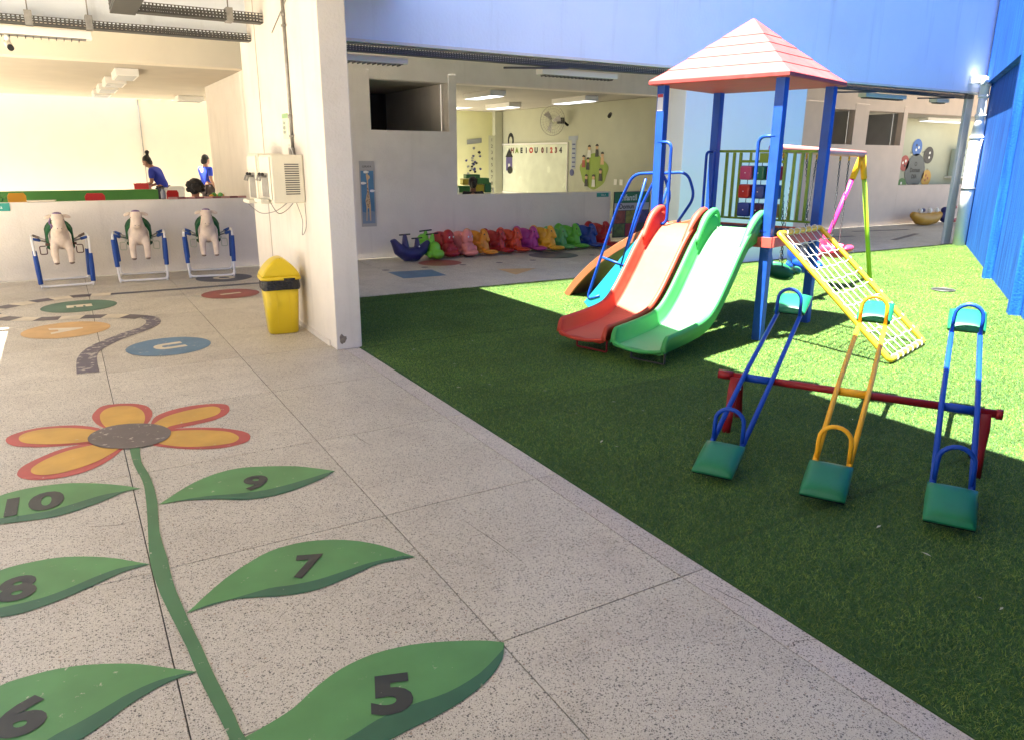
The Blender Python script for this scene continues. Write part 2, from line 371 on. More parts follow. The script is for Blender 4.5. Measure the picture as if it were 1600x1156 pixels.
PETAL_OUT=[[(0.099,4.754),(0.083,4.778),(0.071,4.81),(0.06,4.846),(0.048,4.881),(0.034,4.912),(0.02,4.944),(0.006,4.977),(-0.005,5.011),(-0.015,5.05),(-0.022,5.091),(-0.028,5.133),(-0.03,5.173),(-0.028,5.21),(-0.022,5.247),(-0.014,5.282),(-0.004,5.313),(0.005,5.341),(0.016,5.366),(0.029,5.387),(0.046,5.401),(0.066,5.407),(0.09,5.407),(0.115,5.402),(0.14,5.395),(0.164,5.386),(0.188,5.375),(0.211,5.36),(0.232,5.343),(0.251,5.323),(0.268,5.3),(0.284,5.275),(0.295,5.245),(0.304,5.209),(0.308,5.169),(0.311,5.128),(0.31,5.089),(0.307,5.052),(0.301,5.015),(0.293,4.981),(0.285,4.95),(0.279,4.926),(0.272,4.907),(0.264,4.887),(0.255,4.864),(0.245,4.83),(0.234,4.791),(0.222,4.755),(0.205,4.733),(0.181,4.725),(0.152,4.728),(0.123,4.738)],[(0.246,4.709),(0.247,4.739),(0.255,4.775),(0.265,4.814),(0.276,4.851),(0.285,4.889),(0.293,4.927),(0.304,4.964),(0.319,4.996),(0.337,5.022),(0.359,5.044),(0.383,5.062),(0.41,5.078),(0.439,5.091),(0.47,5.102),(0.503,5.109),(0.536,5.113),(0.57,5.113),(0.606,5.11),(0.64,5.103),(0.67,5.094),(0.695,5.083),(0.717,5.069),(0.735,5.053),(0.749,5.035),(0.757,5.016),(0.762,4.995),(0.762,4.973),(0.76,4.948),(0.756,4.92),(0.749,4.889),(0.738,4.859),(0.724,4.831),(0.706,4.807),(0.685,4.785),(0.661,4.766),(0.638,4.75),(0.616,4.739),(0.593,4.733),(0.569,4.728),(0.539,4.722),(0.501,4.716),(0.456,4.71),(0.412,4.703),(0.376,4.694),(0.352,4.678),(0.334,4.659),(0.319,4.643),(0.304,4.638),(0.287,4.645),(0.269,4.661),(0.254,4.684)],[(0.284,4.649),(0.3,4.672),(0.32,4.686),(0.342,4.695),(0.366,4.7),(0.393,4.699),(0.423,4.693),(0.455,4.683),(0.486,4.671),(0.518,4.657),(0.551,4.639),(0.583,4.62),(0.612,4.599),(0.64,4.577),(0.666,4.552),(0.69,4.527),(0.711,4.503),(0.728,4.48),(0.743,4.458),(0.754,4.436),(0.763,4.415),(0.768,4.394),(0.77,4.375),(0.769,4.355),(0.766,4.336),(0.761,4.317),(0.755,4.297),(0.745,4.279),(0.732,4.264),(0.715,4.252),(0.694,4.243),(0.671,4.237),(0.648,4.233),(0.626,4.231),(0.603,4.232),(0.578,4.235),(0.553,4.242),(0.524,4.252),(0.494,4.266),(0.463,4.282),(0.434,4.299),(0.406,4.318),(0.38,4.34),(0.354,4.363),(0.33,4.386),(0.305,4.411),(0.28,4.436),(0.259,4.463),(0.247,4.494),(0.247,4.531),(0.255,4.574),(0.268,4.616)],[(0.128,4.554),(0.127,4.531),(0.118,4.514),(0.105,4.497),(0.092,4.477),(0.08,4.452),(0.066,4.424),(0.052,4.396),(0.036,4.37),(0.02,4.346),(0.003,4.324),(-0.016,4.303),(-0.035,4.284),(-0.054,4.267),(-0.075,4.252),(-0.096,4.238),(-0.12,4.228),(-0.145,4.221),(-0.173,4.217),(-0.201,4.216),(-0.227,4.217),(-0.253,4.222),(-0.278,4.23),(-0.302,4.241),(-0.324,4.253),(-0.343,4.268),(-0.36,4.285),(-0.375,4.304),(-0.386,4.323),(-0.394,4.342),(-0.399,4.362),(-0.401,4.382),(-0.4,4.404),(-0.398,4.426),(-0.393,4.448),(-0.385,4.471),(-0.374,4.494),(-0.36,4.516),(-0.343,4.537),(-0.323,4.559),(-0.303,4.58),(-0.281,4.601),(-0.257,4.623),(-0.233,4.643),(-0.208,4.659),(-0.183,4.671),(-0.157,4.679),(-0.132,4.685),(-0.109,4.69),(-0.09,4.692),(-0.073,4.692),(-0.057,4.692),(-0.039,4.692),(-0.017,4.699),(0.007,4.708),(0.032,4.713),(0.055,4.705),(0.077,4.677),(0.1,4.635),(0.118,4.59)],[(0.089,4.76),(0.079,4.792),(0.061,4.828),(0.04,4.864),(0.022,4.896),(0.009,4.919),(-0.001,4.939),(-0.013,4.956),(-0.028,4.976),(-0.048,4.999),(-0.072,5.023),(-0.097,5.046),(-0.122,5.066),(-0.148,5.081),(-0.174,5.092),(-0.201,5.102),(-0.228,5.11),(-0.254,5.117),(-0.281,5.122),(-0.307,5.125),(-0.332,5.125),(-0.357,5.12),(-0.381,5.113),(-0.403,5.102),(-0.423,5.09),(-0.44,5.077),(-0.455,5.062),(-0.466,5.044),(-0.475,5.025),(-0.478,5.004),(-0.479,4.98),(-0.476,4.955),(-0.47,4.931),(-0.463,4.908),(-0.452,4.885),(-0.439,4.862),(-0.423,4.841),(-0.403,4.821),(-0.378,4.801),(-0.352,4.784),(-0.325,4.767),(-0.298,4.753),(-0.269,4.74),(-0.239,4.728),(-0.208,4.718),(-0.174,4.708),(-0.139,4.699),(-0.103,4.691),(-0.069,4.685),(-0.036,4.677),(-0.002,4.669),(0.028,4.665),(0.053,4.669),(0.07,4.683),(0.083,4.705),(0.089,4.732)]]
PETAL_IN=[[(0.102,4.792),(0.084,4.814),(0.069,4.844),(0.056,4.878),(0.044,4.911),(0.035,4.942),(0.028,4.973),(0.022,5.006),(0.018,5.04),(0.015,5.077),(0.013,5.117),(0.014,5.156),(0.015,5.19),(0.019,5.22),(0.025,5.245),(0.032,5.268),(0.04,5.288),(0.05,5.305),(0.062,5.32),(0.075,5.331),(0.089,5.338),(0.105,5.341),(0.123,5.34),(0.141,5.335),(0.159,5.327),(0.177,5.317),(0.195,5.303),(0.211,5.287),(0.226,5.266),(0.237,5.239),(0.247,5.207),(0.255,5.174),(0.26,5.14),(0.263,5.107),(0.263,5.073),(0.262,5.04),(0.26,5.008),(0.257,4.978),(0.253,4.949),(0.247,4.921),(0.24,4.892),(0.233,4.86),(0.224,4.825),(0.213,4.795),(0.198,4.776),(0.176,4.768),(0.15,4.769),(0.124,4.777)],[(0.249,4.746),(0.254,4.772),(0.266,4.801),(0.282,4.831),(0.299,4.859),(0.315,4.885),(0.332,4.911),(0.351,4.935),(0.372,4.957),(0.398,4.975),(0.426,4.991),(0.456,5.005),(0.486,5.016),(0.518,5.025),(0.551,5.032),(0.583,5.036),(0.611,5.037),(0.634,5.036),(0.653,5.033),(0.669,5.027),(0.682,5.016),(0.692,5.0),(0.7,4.979),(0.703,4.957),(0.703,4.934),(0.699,4.911),(0.691,4.886),(0.68,4.863),(0.665,4.843),(0.646,4.827),(0.624,4.814),(0.599,4.804),(0.574,4.795),(0.548,4.788),(0.52,4.784),(0.492,4.78),(0.466,4.776),(0.441,4.773),(0.417,4.77),(0.394,4.765),(0.372,4.756),(0.354,4.736),(0.338,4.709),(0.323,4.685),(0.308,4.674),(0.291,4.68),(0.272,4.698),(0.257,4.722)],[(0.282,4.632),(0.297,4.648),(0.317,4.656),(0.342,4.66),(0.367,4.66),(0.393,4.656),(0.421,4.648),(0.45,4.637),(0.479,4.623),(0.511,4.607),(0.544,4.587),(0.575,4.566),(0.603,4.545),(0.627,4.525),(0.648,4.505),(0.666,4.485),(0.68,4.462),(0.692,4.435),(0.7,4.406),(0.705,4.377),(0.705,4.353),(0.699,4.332),(0.689,4.313),(0.675,4.298),(0.659,4.287),(0.638,4.282),(0.614,4.282),(0.588,4.285),(0.561,4.29),(0.531,4.297),(0.499,4.308),(0.468,4.32),(0.439,4.335),(0.412,4.351),(0.387,4.37),(0.364,4.39),(0.343,4.41),(0.323,4.431),(0.305,4.452),(0.29,4.475),(0.279,4.5),(0.273,4.532),(0.271,4.569),(0.274,4.605)],[(0.118,4.56),(0.12,4.545),(0.11,4.532),(0.094,4.518),(0.079,4.502),(0.065,4.483),(0.051,4.463),(0.035,4.442),(0.019,4.422),(0.003,4.402),(-0.014,4.383),(-0.032,4.366),(-0.051,4.35),(-0.071,4.336),(-0.093,4.323),(-0.115,4.312),(-0.136,4.303),(-0.157,4.295),(-0.178,4.288),(-0.198,4.283),(-0.218,4.282),(-0.239,4.284),(-0.261,4.289),(-0.281,4.297),(-0.298,4.307),(-0.312,4.319),(-0.323,4.334),(-0.331,4.35),(-0.337,4.367),(-0.34,4.384),(-0.34,4.401),(-0.338,4.42),(-0.332,4.439),(-0.322,4.461),(-0.309,4.485),(-0.292,4.509),(-0.274,4.531),(-0.253,4.553),(-0.229,4.574),(-0.204,4.593),(-0.179,4.609),(-0.156,4.62),(-0.134,4.628),(-0.112,4.633),(-0.091,4.637),(-0.071,4.64),(-0.053,4.642),(-0.034,4.64),(-0.01,4.633),(0.022,4.62),(0.061,4.6),(0.097,4.579)],[(0.068,4.754),(0.056,4.782),(0.036,4.818),(0.012,4.855),(-0.01,4.886),(-0.028,4.911),(-0.044,4.932),(-0.062,4.951),(-0.082,4.97),(-0.105,4.991),(-0.132,5.011),(-0.159,5.03),(-0.186,5.046),(-0.212,5.059),(-0.239,5.069),(-0.265,5.077),(-0.29,5.081),(-0.315,5.081),(-0.34,5.077),(-0.363,5.069),(-0.381,5.059),(-0.395,5.046),(-0.405,5.029),(-0.411,5.011),(-0.414,4.991),(-0.414,4.969),(-0.411,4.944),(-0.405,4.919),(-0.396,4.896),(-0.383,4.876),(-0.366,4.856),(-0.347,4.838),(-0.326,4.821),(-0.303,4.805),(-0.279,4.79),(-0.253,4.776),(-0.227,4.764),(-0.202,4.754),(-0.176,4.744),(-0.151,4.736),(-0.128,4.729),(-0.109,4.725),(-0.093,4.723),(-0.076,4.721),(-0.058,4.718),(-0.035,4.712),(-0.01,4.704),(0.014,4.698),(0.033,4.699),(0.049,4.705),(0.061,4.717),(0.068,4.733)]]
FLOWER_CORE=[(-0.065,4.718),(-0.067,4.751),(-0.065,4.782),(-0.058,4.812),(-0.049,4.839),(-0.035,4.862),(-0.018,4.883),(0.002,4.901),(0.023,4.915),(0.043,4.926),(0.065,4.933),(0.087,4.937),(0.111,4.937),(0.137,4.933),(0.165,4.925),(0.192,4.914),(0.219,4.9),(0.244,4.885),(0.269,4.867),(0.292,4.846),(0.312,4.823),(0.33,4.794),(0.345,4.762),(0.358,4.729),(0.366,4.7),(0.37,4.674),(0.37,4.65),(0.367,4.627),(0.363,4.604),(0.356,4.581),(0.348,4.556),(0.337,4.534),(0.323,4.515),(0.306,4.5),(0.287,4.487),(0.266,4.477),(0.245,4.47),(0.225,4.465),(0.204,4.462),(0.183,4.462),(0.162,4.465),(0.14,4.471),(0.118,4.48),(0.096,4.491),(0.074,4.505),(0.051,4.52),(0.028,4.538),(0.006,4.558),(-0.013,4.582),(-0.03,4.612),(-0.045,4.647),(-0.057,4.684)]
STEM=[(0.141,4.561),(0.137,4.544),(0.133,4.491),(0.132,4.357),(0.134,4.214),(0.141,4.119),(0.149,4.037),(0.154,3.964),(0.155,3.877),(0.15,3.746),(0.142,3.6),(0.131,3.448),(0.12,3.304),(0.111,3.181),(0.106,3.071),(0.106,2.97),(0.11,2.878),(0.115,2.797),(0.122,2.719),(0.131,2.635),(0.14,2.551),(0.148,2.475),(0.156,2.399),(0.161,2.315),(0.166,2.231),(0.175,2.15),(0.183,2.076),(0.19,2.013),(0.195,1.963),(0.198,1.935),(0.2,1.907),(0.205,1.848),(0.209,1.798),(0.258,1.781),(0.247,1.848),(0.235,1.927),(0.233,1.962),(0.232,1.993),(0.227,2.047),(0.221,2.11),(0.215,2.171),(0.209,2.237),(0.204,2.314),(0.199,2.391),(0.194,2.447),(0.189,2.505),(0.182,2.59),(0.176,2.688),(0.17,2.79),(0.167,2.891),(0.168,2.972),(0.171,3.059),(0.168,3.187),(0.168,3.334),(0.179,3.489),(0.192,3.639),(0.196,3.753),(0.197,3.853),(0.195,3.955),(0.19,4.054),(0.18,4.144),(0.173,4.236),(0.177,4.354),(0.185,4.461),(0.19,4.511),(0.194,4.531)]
LEAVES={'9':([(0.193,3.628),(0.203,3.639),(0.219,3.656),(0.242,3.68),(0.275,3.716),(0.317,3.759),(0.359,3.798),(0.399,3.827),(0.438,3.85),(0.478,3.869),(0.521,3.882),(0.564,3.89),(0.609,3.89),(0.653,3.881),(0.698,3.864),(0.744,3.843),(0.792,3.819),(0.841,3.792),(0.887,3.762),(0.927,3.727),(0.963,3.69),(0.993,3.658),(1.016,3.633),(1.034,3.612),(1.045,3.598),(1.022,3.581),(0.989,3.556),(0.956,3.535),(0.924,3.519),(0.891,3.505),(0.857,3.493),(0.822,3.48),(0.787,3.468),(0.751,3.46),(0.714,3.456),(0.678,3.455),(0.642,3.457),(0.609,3.464),(0.577,3.474),(0.544,3.489),(0.507,3.511),(0.467,3.538),(0.428,3.563),(0.387,3.583),(0.345,3.6),(0.309,3.613),(0.28,3.62),(0.256,3.623),(0.235,3.624),(0.217,3.626),(0.203,3.627)],[(1.045,3.598),(1.022,3.581),(0.989,3.556),(0.956,3.535),(0.924,3.519),(0.891,3.505),(0.857,3.493),(0.822,3.48),(0.787,3.468),(0.751,3.46),(0.714,3.456),(0.678,3.455),(0.642,3.457),(0.609,3.464),(0.577,3.474),(0.544,3.489),(0.507,3.511),(0.467,3.538),(0.428,3.563),(0.387,3.583),(0.345,3.6),(0.309,3.613),(0.28,3.62),(0.256,3.623),(0.235,3.624),(0.217,3.626),(0.336,3.626),(0.361,3.621),(0.397,3.614),(0.435,3.605),(0.47,3.593),(0.507,3.579),(0.546,3.567),(0.587,3.556),(0.63,3.546),(0.675,3.541),(0.72,3.542),(0.768,3.547),(0.817,3.555),(0.875,3.566),(0.936,3.58),(0.98,3.59)]),'7':([(0.181,2.62),(0.196,2.637),(0.219,2.662),(0.244,2.691),(0.274,2.722),(0.308,2.757),(0.342,2.79),(0.375,2.817),(0.408,2.842),(0.442,2.864),(0.476,2.886),(0.509,2.906),(0.545,2.921),(0.584,2.931),(0.625,2.934),(0.665,2.934),(0.704,2.928),(0.742,2.917),(0.778,2.902),(0.814,2.884),(0.849,2.862),(0.882,2.837),(0.911,2.81),(0.938,2.78),(0.963,2.748),(0.986,2.714),(1.006,2.678),(1.024,2.645),(1.039,2.616),(1.053,2.589),(1.062,2.571),(1.047,2.575),(1.025,2.581),(0.999,2.586),(0.971,2.591),(0.939,2.596),(0.906,2.597),(0.872,2.591),(0.837,2.581),(0.802,2.571),(0.769,2.562),(0.735,2.553),(0.703,2.546),(0.673,2.541),(0.643,2.538),(0.613,2.538),(0.583,2.542),(0.552,2.549),(0.523,2.558),(0.494,2.568),(0.466,2.581),(0.438,2.594),(0.409,2.606),(0.381,2.618),(0.353,2.628),(0.326,2.635),(0.3,2.639),(0.276,2.641),(0.254,2.638),(0.233,2.633),(0.216,2.628),(0.201,2.625),(0.189,2.622)],[(1.062,2.571),(1.047,2.575),(1.025,2.581),(0.999,2.586),(0.971,2.591),(0.939,2.596),(0.906,2.597),(0.872,2.591),(0.837,2.581),(0.802,2.571),(0.769,2.562),(0.735,2.553),(0.703,2.546),(0.673,2.541),(0.643,2.538),(0.613,2.538),(0.583,2.542),(0.552,2.549),(0.523,2.558),(0.494,2.568),(0.466,2.581),(0.438,2.594),(0.409,2.606),(0.381,2.618),(0.353,2.628),(0.326,2.635),(0.3,2.639),(0.276,2.641),(0.254,2.638),(0.233,2.633),(0.216,2.628),(0.201,2.625),(0.395,2.635),(0.417,2.637),(0.448,2.638),(0.479,2.638),(0.506,2.633),(0.532,2.625),(0.559,2.618),(0.589,2.612),(0.62,2.607),(0.654,2.605),(0.695,2.606),(0.739,2.61),(0.782,2.614),(0.819,2.618),(0.854,2.622),(0.892,2.623),(0.938,2.619),(0.986,2.612),(1.021,2.607)]),'10':([(-0.583,3.967),(-0.565,3.998),(-0.54,4.043),(-0.515,4.08),(-0.496,4.099),(-0.479,4.11),(-0.461,4.119),(-0.444,4.129),(-0.426,4.136),(-0.405,4.142),(-0.381,4.147),(-0.354,4.15),(-0.323,4.151),(-0.284,4.147),(-0.242,4.141),(-0.202,4.131),(-0.167,4.118),(-0.136,4.101),(-0.104,4.083),(-0.071,4.062),(-0.038,4.039),(-0.007,4.015),(0.023,3.991),(0.051,3.965),(0.077,3.94),(0.102,3.913),(0.125,3.885),(0.141,3.866),(0.124,3.869),(0.099,3.872),(0.072,3.868),(0.044,3.853),(0.014,3.831),(-0.017,3.811),(-0.048,3.793),(-0.081,3.777),(-0.113,3.763),(-0.143,3.75),(-0.174,3.74),(-0.204,3.733),(-0.233,3.731),(-0.263,3.733),(-0.292,3.736),(-0.322,3.741),(-0.352,3.748),(-0.379,3.755),(-0.401,3.759),(-0.422,3.763),(-0.443,3.77),(-0.468,3.781),(-0.495,3.795),(-0.519,3.82),(-0.544,3.867),(-0.567,3.925)],[(0.141,3.866),(0.124,3.869),(0.099,3.872),(0.072,3.868),(0.044,3.853),(0.014,3.831),(-0.017,3.811),(-0.048,3.793),(-0.081,3.777),(-0.113,3.763),(-0.143,3.75),(-0.174,3.74),(-0.204,3.733),(-0.233,3.731),(-0.263,3.733),(-0.292,3.736),(-0.322,3.741),(-0.352,3.748),(-0.379,3.755),(-0.401,3.759),(-0.422,3.763),(-0.443,3.77),(-0.468,3.781),(-0.495,3.795),(-0.519,3.82),(-0.544,3.867),(-0.446,3.834),(-0.411,3.828),(-0.361,3.819),(-0.315,3.814),(-0.283,3.812),(-0.256,3.813),(-0.226,3.818),(-0.189,3.828),(-0.149,3.841),(-0.11,3.854),(-0.077,3.865),(-0.047,3.875),(-0.013,3.88),(0.03,3.879),(0.077,3.873),(0.11,3.869)]),'8':([(-0.544,3.084),(-0.53,3.121),(-0.509,3.174),(-0.487,3.222),(-0.466,3.257),(-0.444,3.286),(-0.419,3.307),(-0.389,3.317),(-0.357,3.32),(-0.324,3.319),(-0.292,3.318),(-0.259,3.315),(-0.226,3.308),(-0.193,3.297),(-0.159,3.281),(-0.126,3.263),(-0.092,3.242),(-0.058,3.218),(-0.027,3.193),(0.002,3.167),(0.027,3.14),(0.051,3.115),(0.072,3.093),(0.092,3.073),(0.105,3.059),(0.081,3.058),(0.048,3.055),(0.015,3.049),(-0.012,3.04),(-0.038,3.027),(-0.066,3.013),(-0.097,2.999),(-0.13,2.983),(-0.162,2.968),(-0.193,2.956),(-0.223,2.945),(-0.253,2.936),(-0.28,2.929),(-0.306,2.923),(-0.331,2.92),(-0.354,2.921),(-0.377,2.925),(-0.399,2.93),(-0.422,2.936),(-0.444,2.943),(-0.468,2.96),(-0.495,2.999),(-0.524,3.048)],[(0.105,3.059),(0.081,3.058),(0.048,3.055),(0.015,3.049),(-0.012,3.04),(-0.038,3.027),(-0.066,3.013),(-0.097,2.999),(-0.13,2.983),(-0.162,2.968),(-0.193,2.956),(-0.223,2.945),(-0.253,2.936),(-0.28,2.929),(-0.306,2.923),(-0.331,2.92),(-0.354,2.921),(-0.377,2.925),(-0.399,2.93),(-0.422,2.936),(-0.444,2.943),(-0.468,2.96),(-0.495,2.999),(-0.403,2.998),(-0.373,2.996),(-0.33,2.994),(-0.289,2.995),(-0.257,2.999),(-0.228,3.006),(-0.198,3.016),(-0.167,3.029),(-0.134,3.044),(-0.103,3.058),(-0.072,3.069),(-0.042,3.079),(-0.013,3.085),(0.018,3.085),(0.048,3.081),(0.068,3.078)]),'6':([(-0.468,2.25),(-0.459,2.299),(-0.445,2.37),(-0.429,2.431),(-0.413,2.466),(-0.396,2.487),(-0.377,2.501),(-0.354,2.509),(-0.328,2.511),(-0.303,2.511),(-0.277,2.51),(-0.252,2.509),(-0.226,2.505),(-0.2,2.499),(-0.173,2.492),(-0.147,2.483),(-0.121,2.472),(-0.094,2.459),(-0.068,2.445),(-0.042,2.431),(-0.015,2.414),(0.011,2.397),(0.036,2.376),(0.062,2.354),(0.087,2.331),(0.117,2.306),(0.146,2.28),(0.167,2.262),(0.148,2.261),(0.121,2.26),(0.095,2.257),(0.073,2.252),(0.051,2.245),(0.029,2.236),(0.007,2.226),(-0.015,2.215),(-0.036,2.203),(-0.057,2.189),(-0.078,2.173),(-0.098,2.159),(-0.118,2.146),(-0.137,2.134),(-0.157,2.123),(-0.178,2.113),(-0.2,2.104),(-0.226,2.097),(-0.257,2.091),(-0.291,2.086),(-0.323,2.086),(-0.353,2.088),(-0.381,2.094),(-0.406,2.112),(-0.43,2.154),(-0.452,2.209)],[(0.167,2.262),(0.148,2.261),(0.121,2.26),(0.095,2.257),(0.073,2.252),(0.051,2.245),(0.029,2.236),(0.007,2.226),(-0.015,2.215),(-0.036,2.203),(-0.057,2.189),(-0.078,2.173),(-0.098,2.159),(-0.118,2.146),(-0.137,2.134),(-0.157,2.123),(-0.178,2.113),(-0.2,2.104),(-0.226,2.097),(-0.257,2.091),(-0.291,2.086),(-0.323,2.086),(-0.353,2.088),(-0.381,2.094),(-0.406,2.112),(-0.43,2.154),(-0.358,2.14),(-0.341,2.139),(-0.317,2.139),(-0.293,2.142),(-0.271,2.151),(-0.248,2.164),(-0.226,2.176),(-0.202,2.185),(-0.178,2.193),(-0.155,2.202),(-0.134,2.211),(-0.115,2.22),(-0.095,2.23),(-0.072,2.241),(-0.049,2.253),(-0.024,2.262),(0.002,2.27),(0.03,2.276),(0.057,2.279),(0.085,2.279),(0.112,2.276),(0.13,2.273)]),'5':([(0.227,1.891),(0.249,1.897),(0.28,1.905),(0.311,1.914),(0.339,1.923),(0.367,1.933),(0.394,1.945),(0.418,1.96),(0.441,1.977),(0.467,1.994),(0.497,2.011),(0.529,2.028),(0.564,2.042),(0.601,2.053),(0.64,2.06),(0.681,2.064),(0.724,2.062),(0.768,2.056),(0.812,2.047),(0.853,2.034),(0.894,2.018),(0.934,2.0),(0.976,1.979),(1.017,1.957),(1.05,1.937),(1.073,1.92),(1.088,1.906),(1.098,1.897),(1.086,1.877),(1.069,1.85),(1.049,1.824),(1.024,1.802),(0.996,1.781),(0.966,1.762),(0.934,1.746),(0.899,1.732),(0.864,1.72),(0.832,1.711),(0.8,1.704),(0.767,1.698),(0.731,1.693),(0.693,1.689),(0.659,1.686),(0.632,1.682),(0.608,1.678),(0.577,1.677),(0.533,1.679),(0.483,1.683),(0.433,1.693),(0.382,1.706),(0.332,1.723),(0.29,1.75),(0.262,1.795),(0.241,1.85)],[(1.098,1.897),(1.086,1.877),(1.069,1.85),(1.049,1.824),(1.024,1.802),(0.996,1.781),(0.966,1.762),(0.934,1.746),(0.899,1.732),(0.864,1.72),(0.832,1.711),(0.8,1.704),(0.767,1.698),(0.731,1.693),(0.693,1.689),(0.659,1.686),(0.632,1.682),(0.608,1.678),(0.577,1.677),(0.533,1.679),(0.483,1.683),(0.433,1.693),(0.382,1.706),(0.332,1.723),(0.29,1.75),(0.262,1.795),(0.375,1.739),(0.404,1.739),(0.445,1.738),(0.486,1.741),(0.521,1.749),(0.557,1.76),(0.592,1.769),(0.627,1.773),(0.661,1.775),(0.697,1.776),(0.737,1.774),(0.78,1.77),(0.823,1.77),(0.866,1.776),(0.909,1.786),(0.951,1.799),(0.997,1.821),(1.043,1.847),(1.075,1.866)])}
NUMS={'9':(0.647,3.651,0.181,0.12,-15.568),'7':(0.654,2.721,0.18,0.108,-21.333),'10':(-0.311,3.939,0.214,0.24,-1.291),'8':(-0.353,3.117,0.186,0.129,-0.132),'6':(-0.311,2.308,0.175,0.137,-7.384),'5':(0.669,1.85,0.176,0.128,-18.909)}
ROAD=[(0.505,8.315),(0.516,8.292),(0.531,8.258),(0.542,8.217),(0.548,8.17),(0.549,8.116),(0.542,8.056),(0.525,7.986),(0.499,7.911),(0.465,7.842),(0.421,7.788),(0.37,7.74),(0.317,7.683),(0.263,7.611),(0.209,7.533),(0.157,7.456),(0.109,7.384),(0.064,7.313),(0.024,7.237),(-0.009,7.152),(-0.036,7.062),(-0.057,6.972),(-0.072,6.887),(-0.081,6.801),(-0.087,6.703),(-0.09,6.571),(-0.091,6.43),(-0.092,6.333),(0.061,6.322),(0.06,6.438),(0.059,6.608),(0.061,6.76),(0.067,6.859),(0.076,6.933),(0.09,7.003),(0.111,7.07),(0.136,7.132),(0.168,7.197),(0.206,7.269),(0.25,7.345),(0.299,7.42),(0.358,7.493),(0.422,7.566),(0.482,7.638),(0.536,7.711),(0.585,7.783),(0.624,7.854),(0.651,7.925),(0.669,7.994),(0.679,8.065),(0.683,8.143),(0.68,8.222),(0.669,8.291),(0.644,8.345),(0.612,8.387),(0.588,8.416)]
TRACK=[(0.333,9.988),(0.272,9.998),(0.186,10.014),(0.088,10.026),(-0.008,10.025),(-0.104,10.006),(-0.203,9.977),(-0.3,9.941),(-0.386,9.902),(-0.462,9.857),(-0.53,9.805),(-0.591,9.754),(-0.644,9.708),(-0.689,9.671),(-0.725,9.638),(-0.756,9.605),(-0.782,9.568),(-0.806,9.528),(-0.826,9.486),(-0.839,9.438),(-0.841,9.382),(-0.831,9.312),(-0.81,9.23),(-0.784,9.149),(-0.755,9.081),(-0.725,9.027),(-0.693,8.981),(-0.655,8.94),(-0.611,8.901),(-0.559,8.86),(-0.502,8.822),(-0.438,8.786),(-0.368,8.755),(-0.289,8.731),(-0.201,8.713),(-0.109,8.696),(-0.019,8.672),(0.074,8.642),(0.169,8.608),(0.259,8.571),(0.337,8.532),(0.402,8.486),(0.456,8.435),(0.5,8.389),(0.53,8.357)]
# ------------------------------------------------------------------ setting: ground, terrazzo floor, turf
wide = MB(); wide.bb(-90, 90, -90, 90, -0.5, -0.06)
wide.build('ground', mat('ground_concrete', (0.42, 0.36, 0.28), 0.9, var=0.1), kind='structure')
yard = MB(); yard.bb(-14, -2.6, -14, 11.6, -0.06, -0.012)
yard.build('pavement', mat('yard_concrete', (0.74, 0.65, 0.50), 0.85, var=0.1, bump=0.3, bscale=40), kind='structure')
floor = MB().bb(-2.6, 24.5, -6, 20.3, -0.058, -0.006).build('floor', M_joint, kind='structure')
PX = [-2.6, -1.86, -0.875, 0.106, 1.09, 1.92]
PY = [-2.42, -1.34, -0.258, 0.825, 1.908, 2.992, 4.077, 5.16, 6.243, 7.327, 8.41, 9.49, 10.57, 11.65]
pcache = {}
def panel(x0, x1, y0, y1, m=M_terr, name='terrazzo_panel', g=0.0022):
    w, d = round(x1 - x0 - 2 * g, 4), round(y1 - y0 - 2 * g, 4); key = (w, d, m.name)
    if key not in pcache:
        b = MB(); c = 0.0015
        vs = [(-w / 2, -d / 2, -0.0058), (w / 2, -d / 2, -0.0058), (w / 2, d / 2, -0.0058), (-w / 2, d / 2, -0.0058)]
        vs += [(x * (1 - 2 * c / w), y * (1 - 2 * c / d), 0.0) for x, y, z in vs]
        vs += [(x, y, -0.0012) for x, y, z in vs[:4]]
        b.add(vs, [(4, 5, 6, 7)] + [(i, (i + 1) % 4, 8 + (i + 1) % 4, 8 + i) for i in range(4)] + [(8 + i, 8 + (i + 1) % 4, 4 + (i + 1) % 4, 4 + i) for i in range(4)])
        me = b.mesh(name); me.materials.append(m); pcache[key] = me
    o = bpy.data.objects.new(name, pcache[key]); C.objects.link(o); o.parent = floor; o.location = ((x0 + x1) / 2, (y0 + y1) / 2, 0)
    return o
for i in range(len(PX) - 1):
    for j in range(len(PY) - 1): panel(PX[i], PX[i + 1], PY[j], PY[j + 1])
for j in range(len(PY) - 1):
    if PY[j + 1] < 8.5: panel(1.92, 2.05, PY[j], PY[j + 1], M_kerb, 'kerb_strip')
CX = [1.92, 2.9, 3.9, 4.9, 5.9, 6.9, 7.9, 8.9, 9.9, 10.9, 11.9, 12.9, 13.9, 14.9, 16.0, 17.1, 18.2, 19.3, 20.4, 21.5, 22.6]
for i in range(len(CX) - 1):
    for y0, y1 in ((8.41, 9.49), (9.49, 10.57), (10.57, 11.65)): panel(CX[i], CX[i + 1], y0, y1)
panel(1.92, 2.9, 8.333, 8.41, M_kerb, 'kerb_strip')
for i in range(1, 12): panel(CX[i], CX[i + 1], 8.333, 8.41, M_kerb, 'kerb_strip')
panel(13.9, 15.3, 8.333, 8.41, M_kerb, 'kerb_strip')
for x0, x1 in ((15.3, 16.4), (16.4, 17.5), (17.5, 18.6), (18.6, 19.7), (19.7, 20.8)): panel(x0, x1, 7.4, 8.41)
